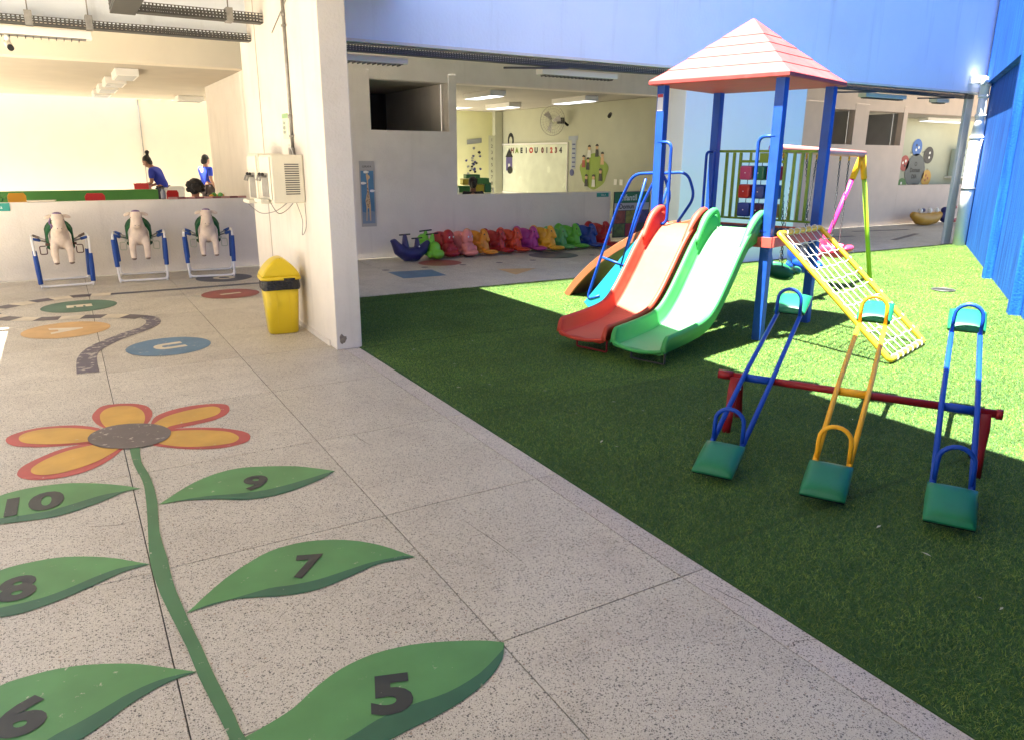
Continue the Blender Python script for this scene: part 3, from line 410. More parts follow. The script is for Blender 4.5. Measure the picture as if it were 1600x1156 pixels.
# class room floors beyond the counter
for x0 in (-2.6, -1.3, 0.0, 1.3, 2.5, 4, 5.5, 7, 8.5, 10, 11.5, 13, 14.5, 16, 17.5, 19, 20.5, 22):
    x1 = x0 + (1.3 if x0 < 1.3 else (1.2 if x0 == 1.3 else 1.5))
    for y0 in (11.65, 13.2, 14.75, 16.3, 17.85): panel(x0, x1, y0, y0 + 1.55)
    panel(x0, x1, 19.4, 20.2)

M_turfbase = mat('turf_backing', (0.03, 0.08, 0.016), 0.95)
WD = Vector((0.84041, 0.54194, 0)); WN = Vector((-0.54194, 0.84041, 0)); W0 = Vector((8.396, 3.788, 0))
def wp(t, off=0.0, z=0.0): return W0 + WD * t + WN * off + Vector((0, 0, z))
turf_poly = [(2.052, -5.0), (6.2, -5.0), (6.2, 2.30), tuple(wp(0)[:2]), tuple(wp(8.1)[:2]), (15.25, 8.33), (2.052, 8.33)]
MB().prism(turf_poly, -0.05, 0.004).build('turf', M_turfbase, kind='structure')
# blades: one patch instanced over the lawn
def blade_mat():
    m, n, l, b = nt('turf_blade')
    geo = n.new('ShaderNodeNewGeometry'); oi = n.new('ShaderNodeObjectInfo')
    ramp = n.new('ShaderNodeValToRGB'); l.new(geo.outputs['Random Per Island'], ramp.inputs['Fac'])
    e = ramp.color_ramp.elements; e[0].position = 0; e[0].color = (0.032, 0.095, 0.016, 1); e[1].position = 1; e[1].color = (0.32, 0.40, 0.075, 1)
    x = e.new(0.45); x.color = (0.080, 0.19, 0.034, 1); x = e.new(0.8); x.color = (0.19, 0.285, 0.042, 1)
    no = n.new('ShaderNodeTexNoise'); no.inputs['Scale'].default_value = 1.3; no.inputs['Detail'].default_value = 8; no.inputs['Roughness'].default_value = 0.7; l.new(geo.outputs['Position'], no.inputs['Vector'])
    mr = n.new('ShaderNodeMapRange'); mr.inputs['From Min'].default_value = .3; mr.inputs['From Max'].default_value = .7; mr.inputs['To Min'].default_value = .62; mr.inputs['To Max'].default_value = 1.28
    l.new(no.outputs['Fac'], mr.inputs['Value'])
    # rolls laid side by side, slightly different tone
    sep = n.new('ShaderNodeSeparateXYZ'); l.new(geo.outputs['Position'], sep.inputs[0])
    dv = n.new('ShaderNodeMath'); dv.operation = 'DIVIDE'; dv.inputs[1].default_value = 2.0; l.new(sep.outputs['Y'], dv.inputs[0])
    fl = n.new('ShaderNodeMath'); fl.operation = 'FLOOR'; l.new(dv.outputs[0], fl.inputs[0])
    wnn = n.new('ShaderNodeTexWhiteNoise'); wnn.noise_dimensions = '1D'; l.new(fl.outputs[0], wnn.inputs['W'])
    m2 = n.new('ShaderNodeMapRange'); m2.inputs['To Min'].default_value = .88; m2.inputs['To Max'].default_value = 1.12; l.new(wnn.outputs['Value'], m2.inputs['Value'])
    # narrow seam between rolls
    fr = n.new('ShaderNodeMath'); fr.operation = 'FRACT'; l.new(dv.outputs[0], fr.inputs[0])
    sm = n.new('ShaderNodeMath'); sm.operation = 'LESS_THAN'; sm.inputs[1].default_value = 0.016; l.new(fr.outputs[0], sm.inputs[0])
    s2 = n.new('ShaderNodeMapRange'); s2.inputs['To Min'].default_value = 1; s2.inputs['To Max'].default_value = 0.68; l.new(sm.outputs[0], s2.inputs['Value'])
    k = n.new('ShaderNodeMath'); k.operation = 'MULTIPLY'; l.new(mr.outputs[0], k.inputs[0]); l.new(m2.outputs[0], k.inputs[1])
    k2 = n.new('ShaderNodeMath'); k2.operation = 'MULTIPLY'; l.new(k.outputs[0], k2.inputs[0]); l.new(s2.outputs[0], k2.inputs[1])
    sc = n.new('ShaderNodeVectorMath'); sc.operation = 'SCALE'; l.new(ramp.outputs['Color'], sc.inputs[0]); l.new(k2.outputs[0], sc.inputs['Scale'])
    l.new(sc.outputs['Vector'], b.inputs['Base Color']); b.inputs['Roughness'].default_value = 0.5; b.inputs['Specular IOR Level'].default_value = 0.35
    return m
M_blade = blade_mat()
PS = 0.36
bm_ = MB(); rnd = random.Random(3)
for i in range(3600):
    x, y = rnd.uniform(-PS / 2, PS / 2), rnd.uniform(-PS / 2, PS / 2); a = rnd.uniform(0, 2 * pi); h = rnd.uniform(.005, .014); w = rnd.uniform(.0008, .0013); ln = rnd.uniform(.006, .017); b = rnd.uniform(0, 2 * pi)
    dx, dy = cos(a) * w, sin(a) * w; ex, ey = cos(b) * ln, sin(b) * ln
    bm_.add([(x - dx, y - dy, 0), (x + dx, y + dy, 0), (x + dx * .7 + ex * .5, y + dy * .7 + ey * .5, h * .75), (x - dx * .7 + ex * .5, y - dy * .7 + ey * .5, h * .75), (x + ex * 1.3, y + ey * 1.3, h)], [(0, 1, 2, 3), (3, 2, 4)])
patch_me = bm_.mesh('turf_patch'); patch_me.materials.append(M_blade)
def inside(px, py, poly):
    c = False; j = len(poly) - 1
    for i in range(len(poly)):
        if (poly[i][1] > py) != (poly[j][1] > py) and px < (poly[j][0] - poly[i][0]) * (py - poly[i][1]) / (poly[j][1] - poly[i][1]) + poly[i][0]: c = not c
        j = i
    return c
pts = []
gx = 2.058 + PS / 2
x = gx
while x < 15.5:
    y = 8.322 - PS / 2
    while y > -0.6:
        if inside(x, y, turf_poly) or inside(x + PS * .4, y - PS * .4, turf_poly) or inside(x - PS * .4, y + PS * .4, turf_poly): pts.append((x, y, 0.004))
        y -= PS
    x += PS
pm = bpy.data.meshes.new('artificial_grass'); pm.from_pydata(pts, [], []); pm.materials.append(M_blade)
grass = link('artificial_grass', pm, kind='stuff'); grass['label'] = 'short green artificial grass blades covering the courtyard'
srcc = bpy.data.objects.new('turf_tuft', patch_me)
ng = bpy.data.node_groups.new('blades', 'GeometryNodeTree')
ng.interface.new_socket('Geometry', in_out='INPUT', socket_type='NodeSocketGeometry'); ng.interface.new_socket('Geometry', in_out='OUTPUT', socket_type='NodeSocketGeometry')
gi = ng.nodes.new('NodeGroupInput'); go = ng.nodes.new('NodeGroupOutput'); iop = ng.nodes.new('GeometryNodeInstanceOnPoints'); oin = ng.nodes.new('GeometryNodeObjectInfo'); oin.inputs['Object'].default_value = srcc
ri = ng.nodes.new('FunctionNodeRandomValue'); ri.data_type = 'INT'; ri.inputs[4].default_value = 0; ri.inputs[5].default_value = 3
mu = ng.nodes.new('ShaderNodeMath'); mu.operation = 'MULTIPLY'; mu.inputs[1].default_value = pi / 2
cx_ = ng.nodes.new('ShaderNodeCombineXYZ')
ng.links.new(gi.outputs[0], iop.inputs['Points']); ng.links.new(oin.outputs['Geometry'], iop.inputs['Instance'])
ng.links.new(ri.outputs[2], mu.inputs[0]); ng.links.new(mu.outputs[0], cx_.inputs['Z']); ng.links.new(cx_.outputs[0], iop.inputs['Rotation'])
ng.links.new(iop.outputs[0], go.inputs[0])
gm = grass.modifiers.new('blades', 'NODES'); gm.node_group = ng
# pale leaf litter lying on the turf
lit = MB(); rnd = random.Random(11)
for i in range(70):
    x, y = rnd.uniform(2.15, 6.5), rnd.uniform(0.9, 7.5)
    if i < 8: x, y = [(2.25, 4.55), (2.5, 3.2), (2.4, 5.7), (2.8, 2.6), (3.35, 3.1), (3.1, 2.75), (2.95, 1.75), (2.9, 1.5)][i]
    if not inside(x, y, turf_poly): continue
    a = rnd.uniform(0, pi); s = rnd.uniform(.006, .016) if i >= 8 else rnd.uniform(.014, .028)
    M = Matrix.Translation((x, y, .021)) @ Matrix.Rotation(a, 4, 'Z')
    lit.add([(-s, 0, 0), (0, -s * .3, .003), (s, 0, .002), (0, s * .3, .004)], [(0, 1, 2, 3)], M=M)
lit.build('leaf_litter', mat('litter', (0.5, 0.48, 0.38), .8), kind='stuff')

M_crack = mat('crack', (.10, .085, .075), .95)
for c_ in ([(1.387, 2.78), (1.40, 2.62), (1.42, 2.47), (1.425, 2.31)], [(1.31, 4.11), (1.32, 3.97), (1.335, 3.86)], [(1.925, 1.40), (1.95, 1.385), (1.965, 1.40), (2.048, 1.37)], [(1.95, 1.86), (1.985, 1.70), (2.0, 1.62)], [(-.1, 3.55), (.02, 3.50), (.09, 3.52)], [(.3, 5.5), (.42, 5.38), (.5, 5.42), (.62, 5.3)]):
    q_ = crom([(x, y, 0) for x, y in c_], 6); rnd = random.Random(len(c_)); L_, R_ = [], []
    for k, v in enumerate(q_):
        w = .0012 * (1 - abs(2 * k / (len(q_) - 1) - 1)) + .0005; j = rnd.uniform(-.002, .002); L_.append((v.x + w + j, v.y + w)); R_.append((v.x - w + j, v.y - w))
    MB().poly(L_ + R_[::-1], .0012).build('crack', M_crack, floor)
# ------------------------------------------------------------------ painted figures on the terrazzo
P_red = floor_paint('paint_red', (0.42, 0.065, 0.06), 0.7); P_yel = floor_paint('paint_yellow', (0.56, 0.31, 0.055), 0.5); P_core = floor_paint('paint_grey', (0.115, 0.092, 0.087), 1.1)
P_leaf = floor_paint('paint_leaf', (0.085, 0.245, 0.080), 0.6); P_leafd = floor_paint('paint_leaf_dark', (0.025, 0.115, 0.062), 0.4); P_stem = floor_paint('paint_stem', (0.055, 0.165, 0.068), 0.7)
P_num = floor_paint('paint_number', (0.024, 0.03, 0.032), 0.3, 60)
P_teal = floor_paint('paint_teal', (0.06, 0.15, 0.10), 0.2); P_or = floor_paint('paint_orange', (0.56, 0.33, 0.13), 0.4); P_blu = floor_paint('paint_blue', (0.075, 0.17, 0.27), 1.0); P_mar = floor_paint('paint_maroon', (0.30, 0.07, 0.055), 0.3); P_gry = floor_paint('paint_greyblue', (0.08, 0.08, 0.10), 0.4)
P_crm = floor_paint('paint_cream', (0.62, 0.54, 0.40), 0.4); P_dk = floor_paint('paint_dark', (0.085, 0.07, 0.085), 0.5); P_road = floor_paint('paint_road', (0.085, 0.075, 0.11), 1.6, 14)
def paint(name, pts, z, m, parent=floor, **p):
    return MB().poly(pts, z).build(name, m, parent, **p)
fl = paint('painted_flower', FLOWER_CORE, 0.0062, P_core, label='painted flower with yellow and red petals, green stem and numbered leaves')
for a, b in zip(PETAL_OUT, PETAL_IN):
    paint('petal_rim', a, 0.0022, P_red, fl); paint('petal', b, 0.0036, P_yel, fl)
paint('stem', STEM, 0.0050, P_stem, fl)
for k in LEAVES:
    lf, ed = LEAVES[k]
    paint('leaf', lf, 0.0024, P_leaf, fl); paint('leaf_shading', ed, 0.0037, P_leafd, fl)
    cx, cy, h, w, ang = NUMS[k]
    M = Matrix.Translation((cx, cy, 0.0052)) @ Matrix.Rotation(radians(ang), 4, 'Z')
    t = text('number', k, 1.0, P_num, fl, Matrix.Identity(4), bold=0.045)
    me = t.data; xs = [v.co.x for v in me.vertices]; ys = [v.co.y for v in me.vertices]
    sx = w / (max(xs) - min(xs)); sy = h * 1.03 / (max(ys) - min(ys)); me.transform(M @ Matrix.Diagonal((sx, sy, 1, 1)))
def disc(name, x, y, r, m, letter=None, ang=0.0, size=.36):
    o = paint(name, [(x + r * cos(a * pi / 24), y + r * sin(a * pi / 24)) for a in range(48)], 0.003, m)
    if letter: text('letter', letter, size, P_crm, o, Matrix.Translation((x, y, 0.0045)) @ Matrix.Rotation(radians(ang), 4, 'Z'), bold=0.02)
    return o
disc('painted_disc', 0.621, 6.918, 0.34, P_blu, 'U', -80, .3)
disc('painted_disc', -0.006, 9.33, 0.37, P_teal, 'E', -88, .3)
disc('painted_disc', -0.141, 8.07, 0.37, P_or, 'A', -85, .34)
disc('painted_disc', 1.581, 9.334, 0.33, P_mar, 'I', -80, .3)
disc('painted_disc', 1.741, 10.65, 0.36, P_gry, 'O', 0, .34)
paint('painted_line', [(0.333, 9.93), (0.333, 10.05), (2.6, 10.02), (2.6, 9.91)], 0.0022, P_gry)
tr = [Vector((*p, 0)) for p in TRACK]; acc = [0]
for i in range(1, len(tr)): acc.append(acc[-1] + (tr[i] - tr[i - 1]).length)
def trk(s):
    for i in range(1, len(tr)):
        if acc[i] >= s: t = (s - acc[i - 1]) / (acc[i] - acc[i - 1]); break
    p = tr[i - 1].lerp(tr[i], t); d = (tr[i] - tr[i - 1]).normalized(); return p, Vector((-d.y, d.x, 0))
nseg = 16; Ls = acc[-1]
for k in range(nseg):
    a, b = Ls * k / nseg, Ls * (k + 1) / nseg; L1, L2 = [], []
    for j in range(5):
        p, q = trk(min(a + (b - a) * j / 4 + 1e-4, Ls - 1e-4)); L1.append(p + q * .095); L2.append(p - q * .095)
    poly = [tuple(v[:2]) for v in L1 + L2[::-1]]
    paint('track_stripe', poly, 0.0024, P_crm if k % 2 == 0 else P_dk)
paint('painted_road', ROAD, 0.0032, P_road)
paint('painted_square', [(3.87, 10.07), (4.53, 10.0), (4.49, 9.39), (3.85, 9.415)], 0.003, P_blu)
paint('painted_triangle', [(5.41, 9.60), (5.96, 9.38), (5.37, 8.98)], 0.003, P_or)
disc('painted_disc', 4.95, 10.6, 0.34, P_mar); disc('painted_disc', 7.05, 10.55, 0.42, P_gry)
for i in range(11): disc('painted_dot', 3.3 + i * .62, 10.22 + .05 * sin(i), 0.055, P_dk)
for a, b, w in (((10.9, 9.2), (12.6, 9.6), .12), ((12.9, 10.6), (14.6, 10.2), .14), ((11.3, 10.4), (12.4, 10.7), .1), ((14.6, 9.3), (16.4, 9.9), .12), ((9.8, 9.6), (10.7, 9.3), .1), ((15.5, 10.9), (17.2, 10.6), .12)):
    d = (Vector(b) - Vector(a)).normalized(); q = Vector((-d.y, d.x)) * w / 2
    paint('painted_line', [tuple(Vector(a) + q), tuple(Vector(b) + q), tuple(Vector(b) - q), tuple(Vector(a) - q)], 0.003, P_dk)

def blue_wall_mat():
    m, n, l, b = nt('blue_wall')
    geo = n.new('ShaderNodeNewGeometry')
    mp = n.new('ShaderNodeMapping'); mp.inputs['Rotation'].default_value = (0, 0, -0.573); mp.inputs['Scale'].default_value = (5.0, 5.0, 0.35); l.new(geo.outputs['Position'], mp.inputs['Vector'])
    no = n.new('ShaderNodeTexNoise'); no.inputs['Scale'].default_value = 2.2; no.inputs['Detail'].default_value = 8; no.inputs['Roughness'].default_value = .65; l.new(mp.outputs[0], no.inputs['Vector'])
    r = n.new('ShaderNodeValToRGB'); l.new(no.outputs['Fac'], r.inputs['Fac'])
    e = r.color_ramp.elements; e[0].position = .3; e[0].color = (.003, .038, .24, 1); e[1].position = .72; e[1].color = (.018, .18, .62, 1)
    l.new(r.outputs['Color'], b.inputs['Base Color']); b.inputs['Roughness'].default_value = .8; b.inputs['Specular IOR Level'].default_value = .2
    n3 = n.new('ShaderNodeTexNoise'); n3.inputs['Scale'].default_value = 45; n3.inputs['Detail'].default_value = 5; l.new(geo.outputs['Position'], n3.inputs['Vector'])
    bp = n.new('ShaderNodeBump'); bp.inputs['Strength'].default_value = .45; bp.inputs['Distance'].default_value = .012; l.new(n3.outputs['Fac'], bp.inputs['Height']); l.new(bp.outputs['Normal'], b.inputs['Normal'])
    return m
# ------------------------------------------------------------------ building
def wall(name, boxes, m, label, cat, parent=None, bevel=0.004):
    b = MB()
    for q in boxes: b.bb(*q)
    o = b.build(name, m, parent, bevel=bevel)
    if label: tag(o, label, cat)
    return o
# roof slab over the patio, plus unseen canopy added to darken the near turf
wall('roof_slab', [(-1.55, 3.40, -6.0, 8.299, 3.30, 3.50), (3.40, 5.5, -1.55, 1.5, 3.30, 3.50), (-1.55, 2.074, 8.299, 8.72, 3.30, 3.50)], M_ceil, 'pale concrete roof slab over the covered terrazzo patio, with added canopy shading the near turf', 'roof')
# pillar with chipped foot
pl = wall('pillar', [(1.85, 2.075, 6.075, 8.88, 0.0, 3.30)], M_wall, 'thick white textured pillar wall standing between terrazzo and turf', 'pillar', bevel=0.008)
MB().bb(1.838, 1.849, 6.25, 8.8, 0, .05).build('skirting', M_wall, pl)
chip = MB(); rnd = random.Random(2); ring = []
for i in range(14):
    a = 2 * pi * i / 14; r = rnd.uniform(.7, 1.2); ring.append((1.905 + .030 * r * cos(a), 6.0725, .09 + .045 * r * sin(a)))
chip.add(ring, [list(range(14))[::-1]]); chip.build('chipped_patch', mat('raw_concrete', (.26, .22, .17), .95, bump=1, bscale=90, var=.3, vscale=40), pl)
groove = MB().bb(1.846, 1.8495, 8.15, 8.17, .1, 3.29); groove.build('joint_line', mat('joint_pale', (.45, .40, .34), .9), pl)
wall('sky_block_rear', [(-2.6, 5.54, -1.75, -1.55, 0.0, 3.29), (3.41, 5.54, -1.75, -1.55, 3.29, 8.6)], blue_wall_mat(), 'unseen blue wall added behind the viewer to cut sky light', 'wall')  # unseen wall, added and kept dark to deepen the shade near the viewer
wall('sky_block_yard', [(-7.2, -7.0, -8, 20.2, -.06, 4.2)], M_wall, 'unseen white wall added along the side yard to cut sky light', 'wall')  # unseen wall added to block part of the sky
wall('sky_block_yard', [(-7.0, -2.6, -3.2, -3.0, -.06, 4.2)], M_wall, 'unseen short white wall added at the near end of the side yard', 'wall')  # also unseen, added to close off more sky
# wall above the opening, long panel pillar
up = wall('upper_wall', [(2.075, 15.36, 8.30, 8.50, 2.79, 8.6), (-2.6, 2.075, 8.50, 8.70, 2.79, 3.30)], M_wall_up, 'tall pale blue upper wall above the dark cable tray', 'wall')  # top above the view raised to block sky light
lp = wall('panel_pillar', [(7.80, 10.35, 8.38, 8.78, 0.0, 2.789)], M_panel, 'wide pale blue pillar behind the playground tower', 'pillar', bevel=.01)
MB().bb(2.075, 15.3, 8.285, 8.299, 2.785, 2.815).build('drip_edge', M_wall, up)
for x0, x1 in ((3.2, 3.24), (6.3, 6.35), (11.5, 11.55)): pass
# right corner column and drain pipes
col = wall('corner_column', [(14.86, 15.08, 8.40, 8.46, 0, 2.788)], mat('wall_grey', (.60, .60, .57), .75, var=.05), 'slim grey column at the corner beside the blue wall', 'column')
pp = thing('drain_pipe', 'fat white drain pipe with elbow in the corner by the blue wall', 'pipe', (14.90, 8.13, 0))
MB().tube([(0, 0, 0), (0, 0, 2.0)], .11, 20).build('pipe', M_pvc, pp)
MB().tube([(0, 0, 2.0), (0, 0, 2.32), (-.005, 0, 2.36), (-.005, 0, 2.75)], [.108, .078, .075, .075], 20).build('pipe', M_pvc, pp)
b = MB().tube(rpath([(-.19, 0.0, 3.0), (-.005, 0, 3.0), (-.005, 0, 2.72)], .10), .080, 16); b.build('elbow', M_pvc, pp)
for z in (1.97, 2.36, 2.70, 2.9): MB().tube([(0, 0, z), (0, 0, z + .05)], .118 if z < 2.2 else .094, 20).build('collar', M_pvc, pp)
MB().bb(-.26, -.15, -.02, .17, 2.94, 3.07).build('outlet_box', M_pvc, pp, bevel=.01)
MB().tube([(.0, .0, 1.05), (.0, .0, 1.09)], .118, 16).build('clamp', M_steel, pp)
# blue boundary wall, recessed panels with ribs, cap line
M_bluewall = blue_wall_mat()
def wprism(mb, t0, t1, o0, o1, z0, z1):
    mb.prism([tuple(wp(t0, o0)[:2]), tuple(wp(t1, o0)[:2]), tuple(wp(t1, o1)[:2]), tuple(wp(t0, o1)[:2])], z0, z1)
bw = MB()
wprism(bw, -3.4, 8.28, -0.35, 0.0, -.04, 2.95); bo = bw.build('boundary_wall', M_bluewall, bevel=.006); tag(bo, 'tall rough blue boundary wall along the right of the turf', 'wall')
t_ = MB(); wprism(t_, -3.4, 8.30, -0.35, 0.10, 2.953, 8.6); t_.build('upper_band', M_bluewall, bo)  # unseen upper height raised so less sky reaches the turf
for t0 in (-2.6, 0.25, 3.09):
    t_ = MB(); wprism(t_, t0, t0 + .16, .002, .115, 0, 2.95); t_.build('rib', M_bluewall, bo, bevel=.006)
wall('boundary_wall', [(5.55, 5.9, -5, 1.86, -.04, 8.6)], M_bluewall, 'short blue return wall beyond the right edge of the turf', 'wall')  # height out of view raised to keep sky light off
# long wall behind the corridor, Y = 11.65
Y = 11.65
cw = wall('counter_wall', [(-2.6, 2.45, Y, Y + .15, 0, 1.0)], M_wall, 'low white counter wall behind the three toy horses', 'wall', bevel=.006)
tag(wall('beam', [(-2.6, 2.45, Y, Y + .3, 2.78, 3.7)], M_cream, 'deep cream beam above the left counter opening', 'beam'), 'deep cream beam above the left counter opening', 'beam')
wall('room_side_wall', [(2.45, 2.60, 11.65, 15.0, 0, 2.775), (2.60, 4.04, 11.65, 11.8, 0, 3.7), (2.451, 2.60, 11.65, 11.95, 2.78, 3.7)], M_wall, 'beige side wall standing behind the pillar, beside the counter opening', 'wall', bevel=.003)
mw = wall('classroom_wall', [(4.04, 5.80, Y, Y + .15, 0, 2.0), (4.04, 4.305, Y, Y + .15, 2.0, 2.885), (5.655, 5.80, Y, Y + .15, 2.0, 2.885), (5.80, 9.08, Y, Y + .15, 0, .977)], M_wall, 'white classroom wall behind the row of rocking toys', 'wall', bevel=.003)
wall('beam', [(4.04, 10.5, Y + .01, Y + .3, 2.76, 3.7)], M_wall, 'long pale beam above the whiteboard room opening', 'beam')
MB().bb(4.30, 5.66, Y + .02, Y + .14, 2.755, 2.885).build('lintel', M_wall, mw)
# dark niche behind the upper opening
nch = MB(); nch.bb(4.2, 5.72, 14.6, 14.75, 1.0, 2.9); nch.bb(5.66, 5.80, Y + .16, 14.6, 0, 2.76); nch.bb(4.1, 4.25, Y + .16, 14.6, 0, 2.76)
tag(nch.build('store_wall', M_wall, bevel=0), 'dim store room walls seen through the upper opening', 'wall')
wall('store_ceiling', [(4.1, 5.8, Y + .31, 14.75, 2.77, 2.9)], M_ceil, 'shadowed store room ceiling above the upper opening', 'ceiling')
wall('store_shade_sheet', [(4.25, 5.66, 14.45, 14.55, 0, 2.76)], M_dark, 'dark sheet standing in for shade at the back of the store room', 'wall')  # dark sheet before the white back wall, in place of deep shade
wall('cabinet', [(4.42, 4.8, 13.4, 13.8, 1.5, 1.93)], mat('cab', (.3, .3, .28), .6), 'grey cabinet top low in the dark upper opening', 'cabinet')
# right run of the same wall
rw = wall('classroom_wall', [(10.5, 18.16, Y, Y + .15, 0, 1.93), (10.5, 15.36, Y, Y + .15, 1.93, 2.84), (16.13, 16.64, Y, Y + .15, 1.93, 2.84), (18.0, 18.16, Y, Y + .15, 1.93, 2.84), (18.16, 24.4, Y, Y + .15, 0, .97)], M_pink_bounce, 'rosy beige classroom wall right of the tower with two upper openings', 'wall', bevel=.003)
wall('beam', [(10.5, 24.4, Y + .01, Y + .3, 2.70, 3.7)], M_pink_bounce, 'rosy beige beam above the right hand openings', 'beam')
for x, lab in ((15.28, 'left'), (17.96, 'right')): pass
sb = MB(); sb.bb(15.2, 18.2, 13.4, 13.5, 1.0, 2.7); sb.bb(15.22, 15.34, Y + .16, 13.4, 0, 2.69); sb.bb(16.3, 16.5, Y + .16, 13.4, 0, 2.69); sb.bb(18.04, 18.15, Y + .16, 13.4, 0, 2.69)
tag(sb.build('store_wall', mat('store_grey', (.32, .31, .29), .8)), 'grey store walls behind the two right upper openings', 'wall')
wall('room_back_wall', [(17.9, 26.5, 14.0, 14.12, 0, 2.9)], M_olive, 'olive beige wall carrying the wheel of round stickers', 'wall')
# side wall with the whiteboard, yellow end wall
wall('room_side_wall', [(10.4, 10.52, Y + .31, 18.59, 0, 2.77)], M_olive, 'olive classroom side wall carrying the whiteboard and fan', 'wall')
wall('room_end_wall', [(4.1, 10.4, 18.6, 18.7, 0, 3.2)], M_yellow, 'pale yellow end wall behind the shelf of books', 'wall')
wall('room_pilaster', [(10.16, 10.38, 18.12, 18.28, 0, 2.76)], M_olive, 'narrow pilaster with a number strip left of the whiteboard', 'pilaster')
wall('room_ceiling', [(5.81, 9.1, Y + .31, 17.3, 2.775, 2.92), (9.1, 10.6, Y + .31, 18.59, 2.775, 2.92)], M_ceil, 'dim ceiling of the whiteboard classroom', 'ceiling')  # left part stops short; gap added to light the yellow wall
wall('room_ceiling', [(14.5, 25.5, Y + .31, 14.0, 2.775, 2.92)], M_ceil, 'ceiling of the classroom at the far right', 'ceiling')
wall('room_ceiling', [(-2.6, 4.0, Y + .31, 18.9, 2.78, 2.95)], mat('ceiling_tan', (.50, .44, .35), .8, var=.06, dirt=.2), 'tan ceiling of the open room behind the left counter', 'ceiling')  # stops short of the far wall; gap added so sky lights it
pg = thing('sun_stripe_slats', 'pale slats added over the open strip to stripe the sun', 'sun_stripe_slats', (0, 0, 0))  # unseen slats added to throw sun stripes on the woman below
for k in range(9): MB().bb(1.75 + k * .26, 1.87 + k * .26, 18.92, 20.18, 2.84, 2.92).build('slat', M_cream, pg)
fw = wall('far_wall', [(-6, 4.05, 20.2, 20.4, 0, 4.6)], M_cream, 'bright cream far wall behind the two standing women', 'wall')
MB().tube([(1.78, 20.18, .8), (1.80, 20.18, 3.6)], .012, 6).build('conduit', M_steel, fw)
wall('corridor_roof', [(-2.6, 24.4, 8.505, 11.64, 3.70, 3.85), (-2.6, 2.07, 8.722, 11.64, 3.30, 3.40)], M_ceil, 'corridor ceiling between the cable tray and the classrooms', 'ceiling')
wall('partition', [(-3.0, 1.58, 16.0, 16.12, 0, .97)], mat('green_wall', (.05, .20, .035), .6, var=.1), 'low green partition behind the left counter', 'partition')
# ------------------------------------------------------------------ playground tower
TR = radians(16.5); TO = (5.30, 4.55, 0.004)
tw = thing('playground_tower', 'blue post playground tower with red pyramid roof, slides, net and green railing', 'playground tower', TO, TR)
W, D, ZD, ZE = 1.07, 1.15, 0.93, 2.28
for a, b in ((0, 0), (W, 0), (0, D), (W, D)):
    p = MB().box((a, b, ZE / 2), (.085, .085, ZE)).build('post', M_bluepost, tw, bevel=.008)
st = MB().bb(-.0442, -.0428, D - .03, D + .03, 2.02, 2.17).build('sticker', mat('sticker_white', (.6, .62, .66), .5), tw)
MB().bb(-.0452, -.0443, D - .028, D + .028, 2.14, 2.169).build('sticker_band', mat('sticker_red', (.4, .03, .05), .5), tw)
# roof: five stepped courses
rf = bpy.data.objects.new('roof', None)
cx, cy = W / 2, D / 2; hw, hd = W / 2 + .105, D / 2 + .10; apex = 2.83; nC = 6
mb = MB()
def ring(s, z): return [(cx - hw * s, cy - hd * s, z), (cx + hw * s, cy - hd * s, z), (cx + hw * s, cy + hd * s, z), (cx - hw * s, cy + hd * s, z)]
rings = [ring(.985, ZE - .035), ring(1.0, ZE - .03), ring(1.0, ZE)]
lv = [1.0, .80, .615, .445, .285]
zz = lambda q: ZE + (apex - ZE) * (1 - q)
rings[-1] = ring(1.0, ZE + .004)
for q in lv[1:]:
    rings += [ring(q + .006, zz(q) - .012), ring(q + .020, zz(q) - .013)]
rings.append(ring(.012, zz(.012)))
mb.loft([r for r in rings if r], smooth=False)
roof = mb.build('roof', M_roof, tw, bevel=.004)
# deck with edge frame
dk = MB(); n = 9
for i in range(n):
    y0 = .06 + i * (D - .12) / n; MB().bb(.06, W - .06, y0 + .004, y0 + (D - .12) / n - .004, ZD - .03, ZD - .002).build('deck_board', M_deck, tw)
for i in range(2): MB().bb(.3 + i * .4, .34 + i * .4, .06, D - .06, ZD - .075, ZD - .032).build('deck_joist', M_stain, tw)
MB().bb(-.02, W + .02, -.075, -.058, ZD - .085, ZD + .005).build('deck_edge', M_coral, tw, bevel=.003)
MB().bb(-.075, -.058, -.075, D + .03, ZD - .085, ZD + .005).build('deck_edge', M_coral, tw, bevel=.003)
MB().bb(-.02, W + .02, D + .058, D + .075, ZD - .085, ZD + .005).build('deck_edge', M_coral, tw, bevel=.003)
MB().bb(W + .058, W + .075, -.05, D + .05, ZD - .085, ZD + .005).build('deck_edge', M_coral, tw, bevel=.003)
# handle loops on the posts
def uloop(p0, p1, out, z0, z1, r=.014):
    """vertical loop: leaves the post at p0, stands off along out"""
    o = Vector(out); a = Vector((*p0, z0)); b = Vector((*p0, z1))
    return rpath([a, a + o + Vector((0, 0, .0)), b + o, b], .07, 6)
for a, b, ox, oy, z0, z1 in ((0, 0, 0, .15, .98, 1.78), (0, 0, .13, -.0, .98, 1.80), (0, D, 0, -.14, .98, 1.74), (0, D, .0, .0, 0, 0), (W, D, -.0, -.0, 0, 0), (0, 0, 0, 0, 0, 0)):
    if z1: MB().tube(uloop((a - .03, b), None, (ox, oy, 0), z0, z1), .0145, 10).build('hand_loop', M_blue, tw)
for off in (.0, -.06): MB().tube(uloop((W - .06, D + off * .6), None, (-.11, off, 0), .97, 1.66), .0145, 10).build('hand_loop', M_blue, tw)
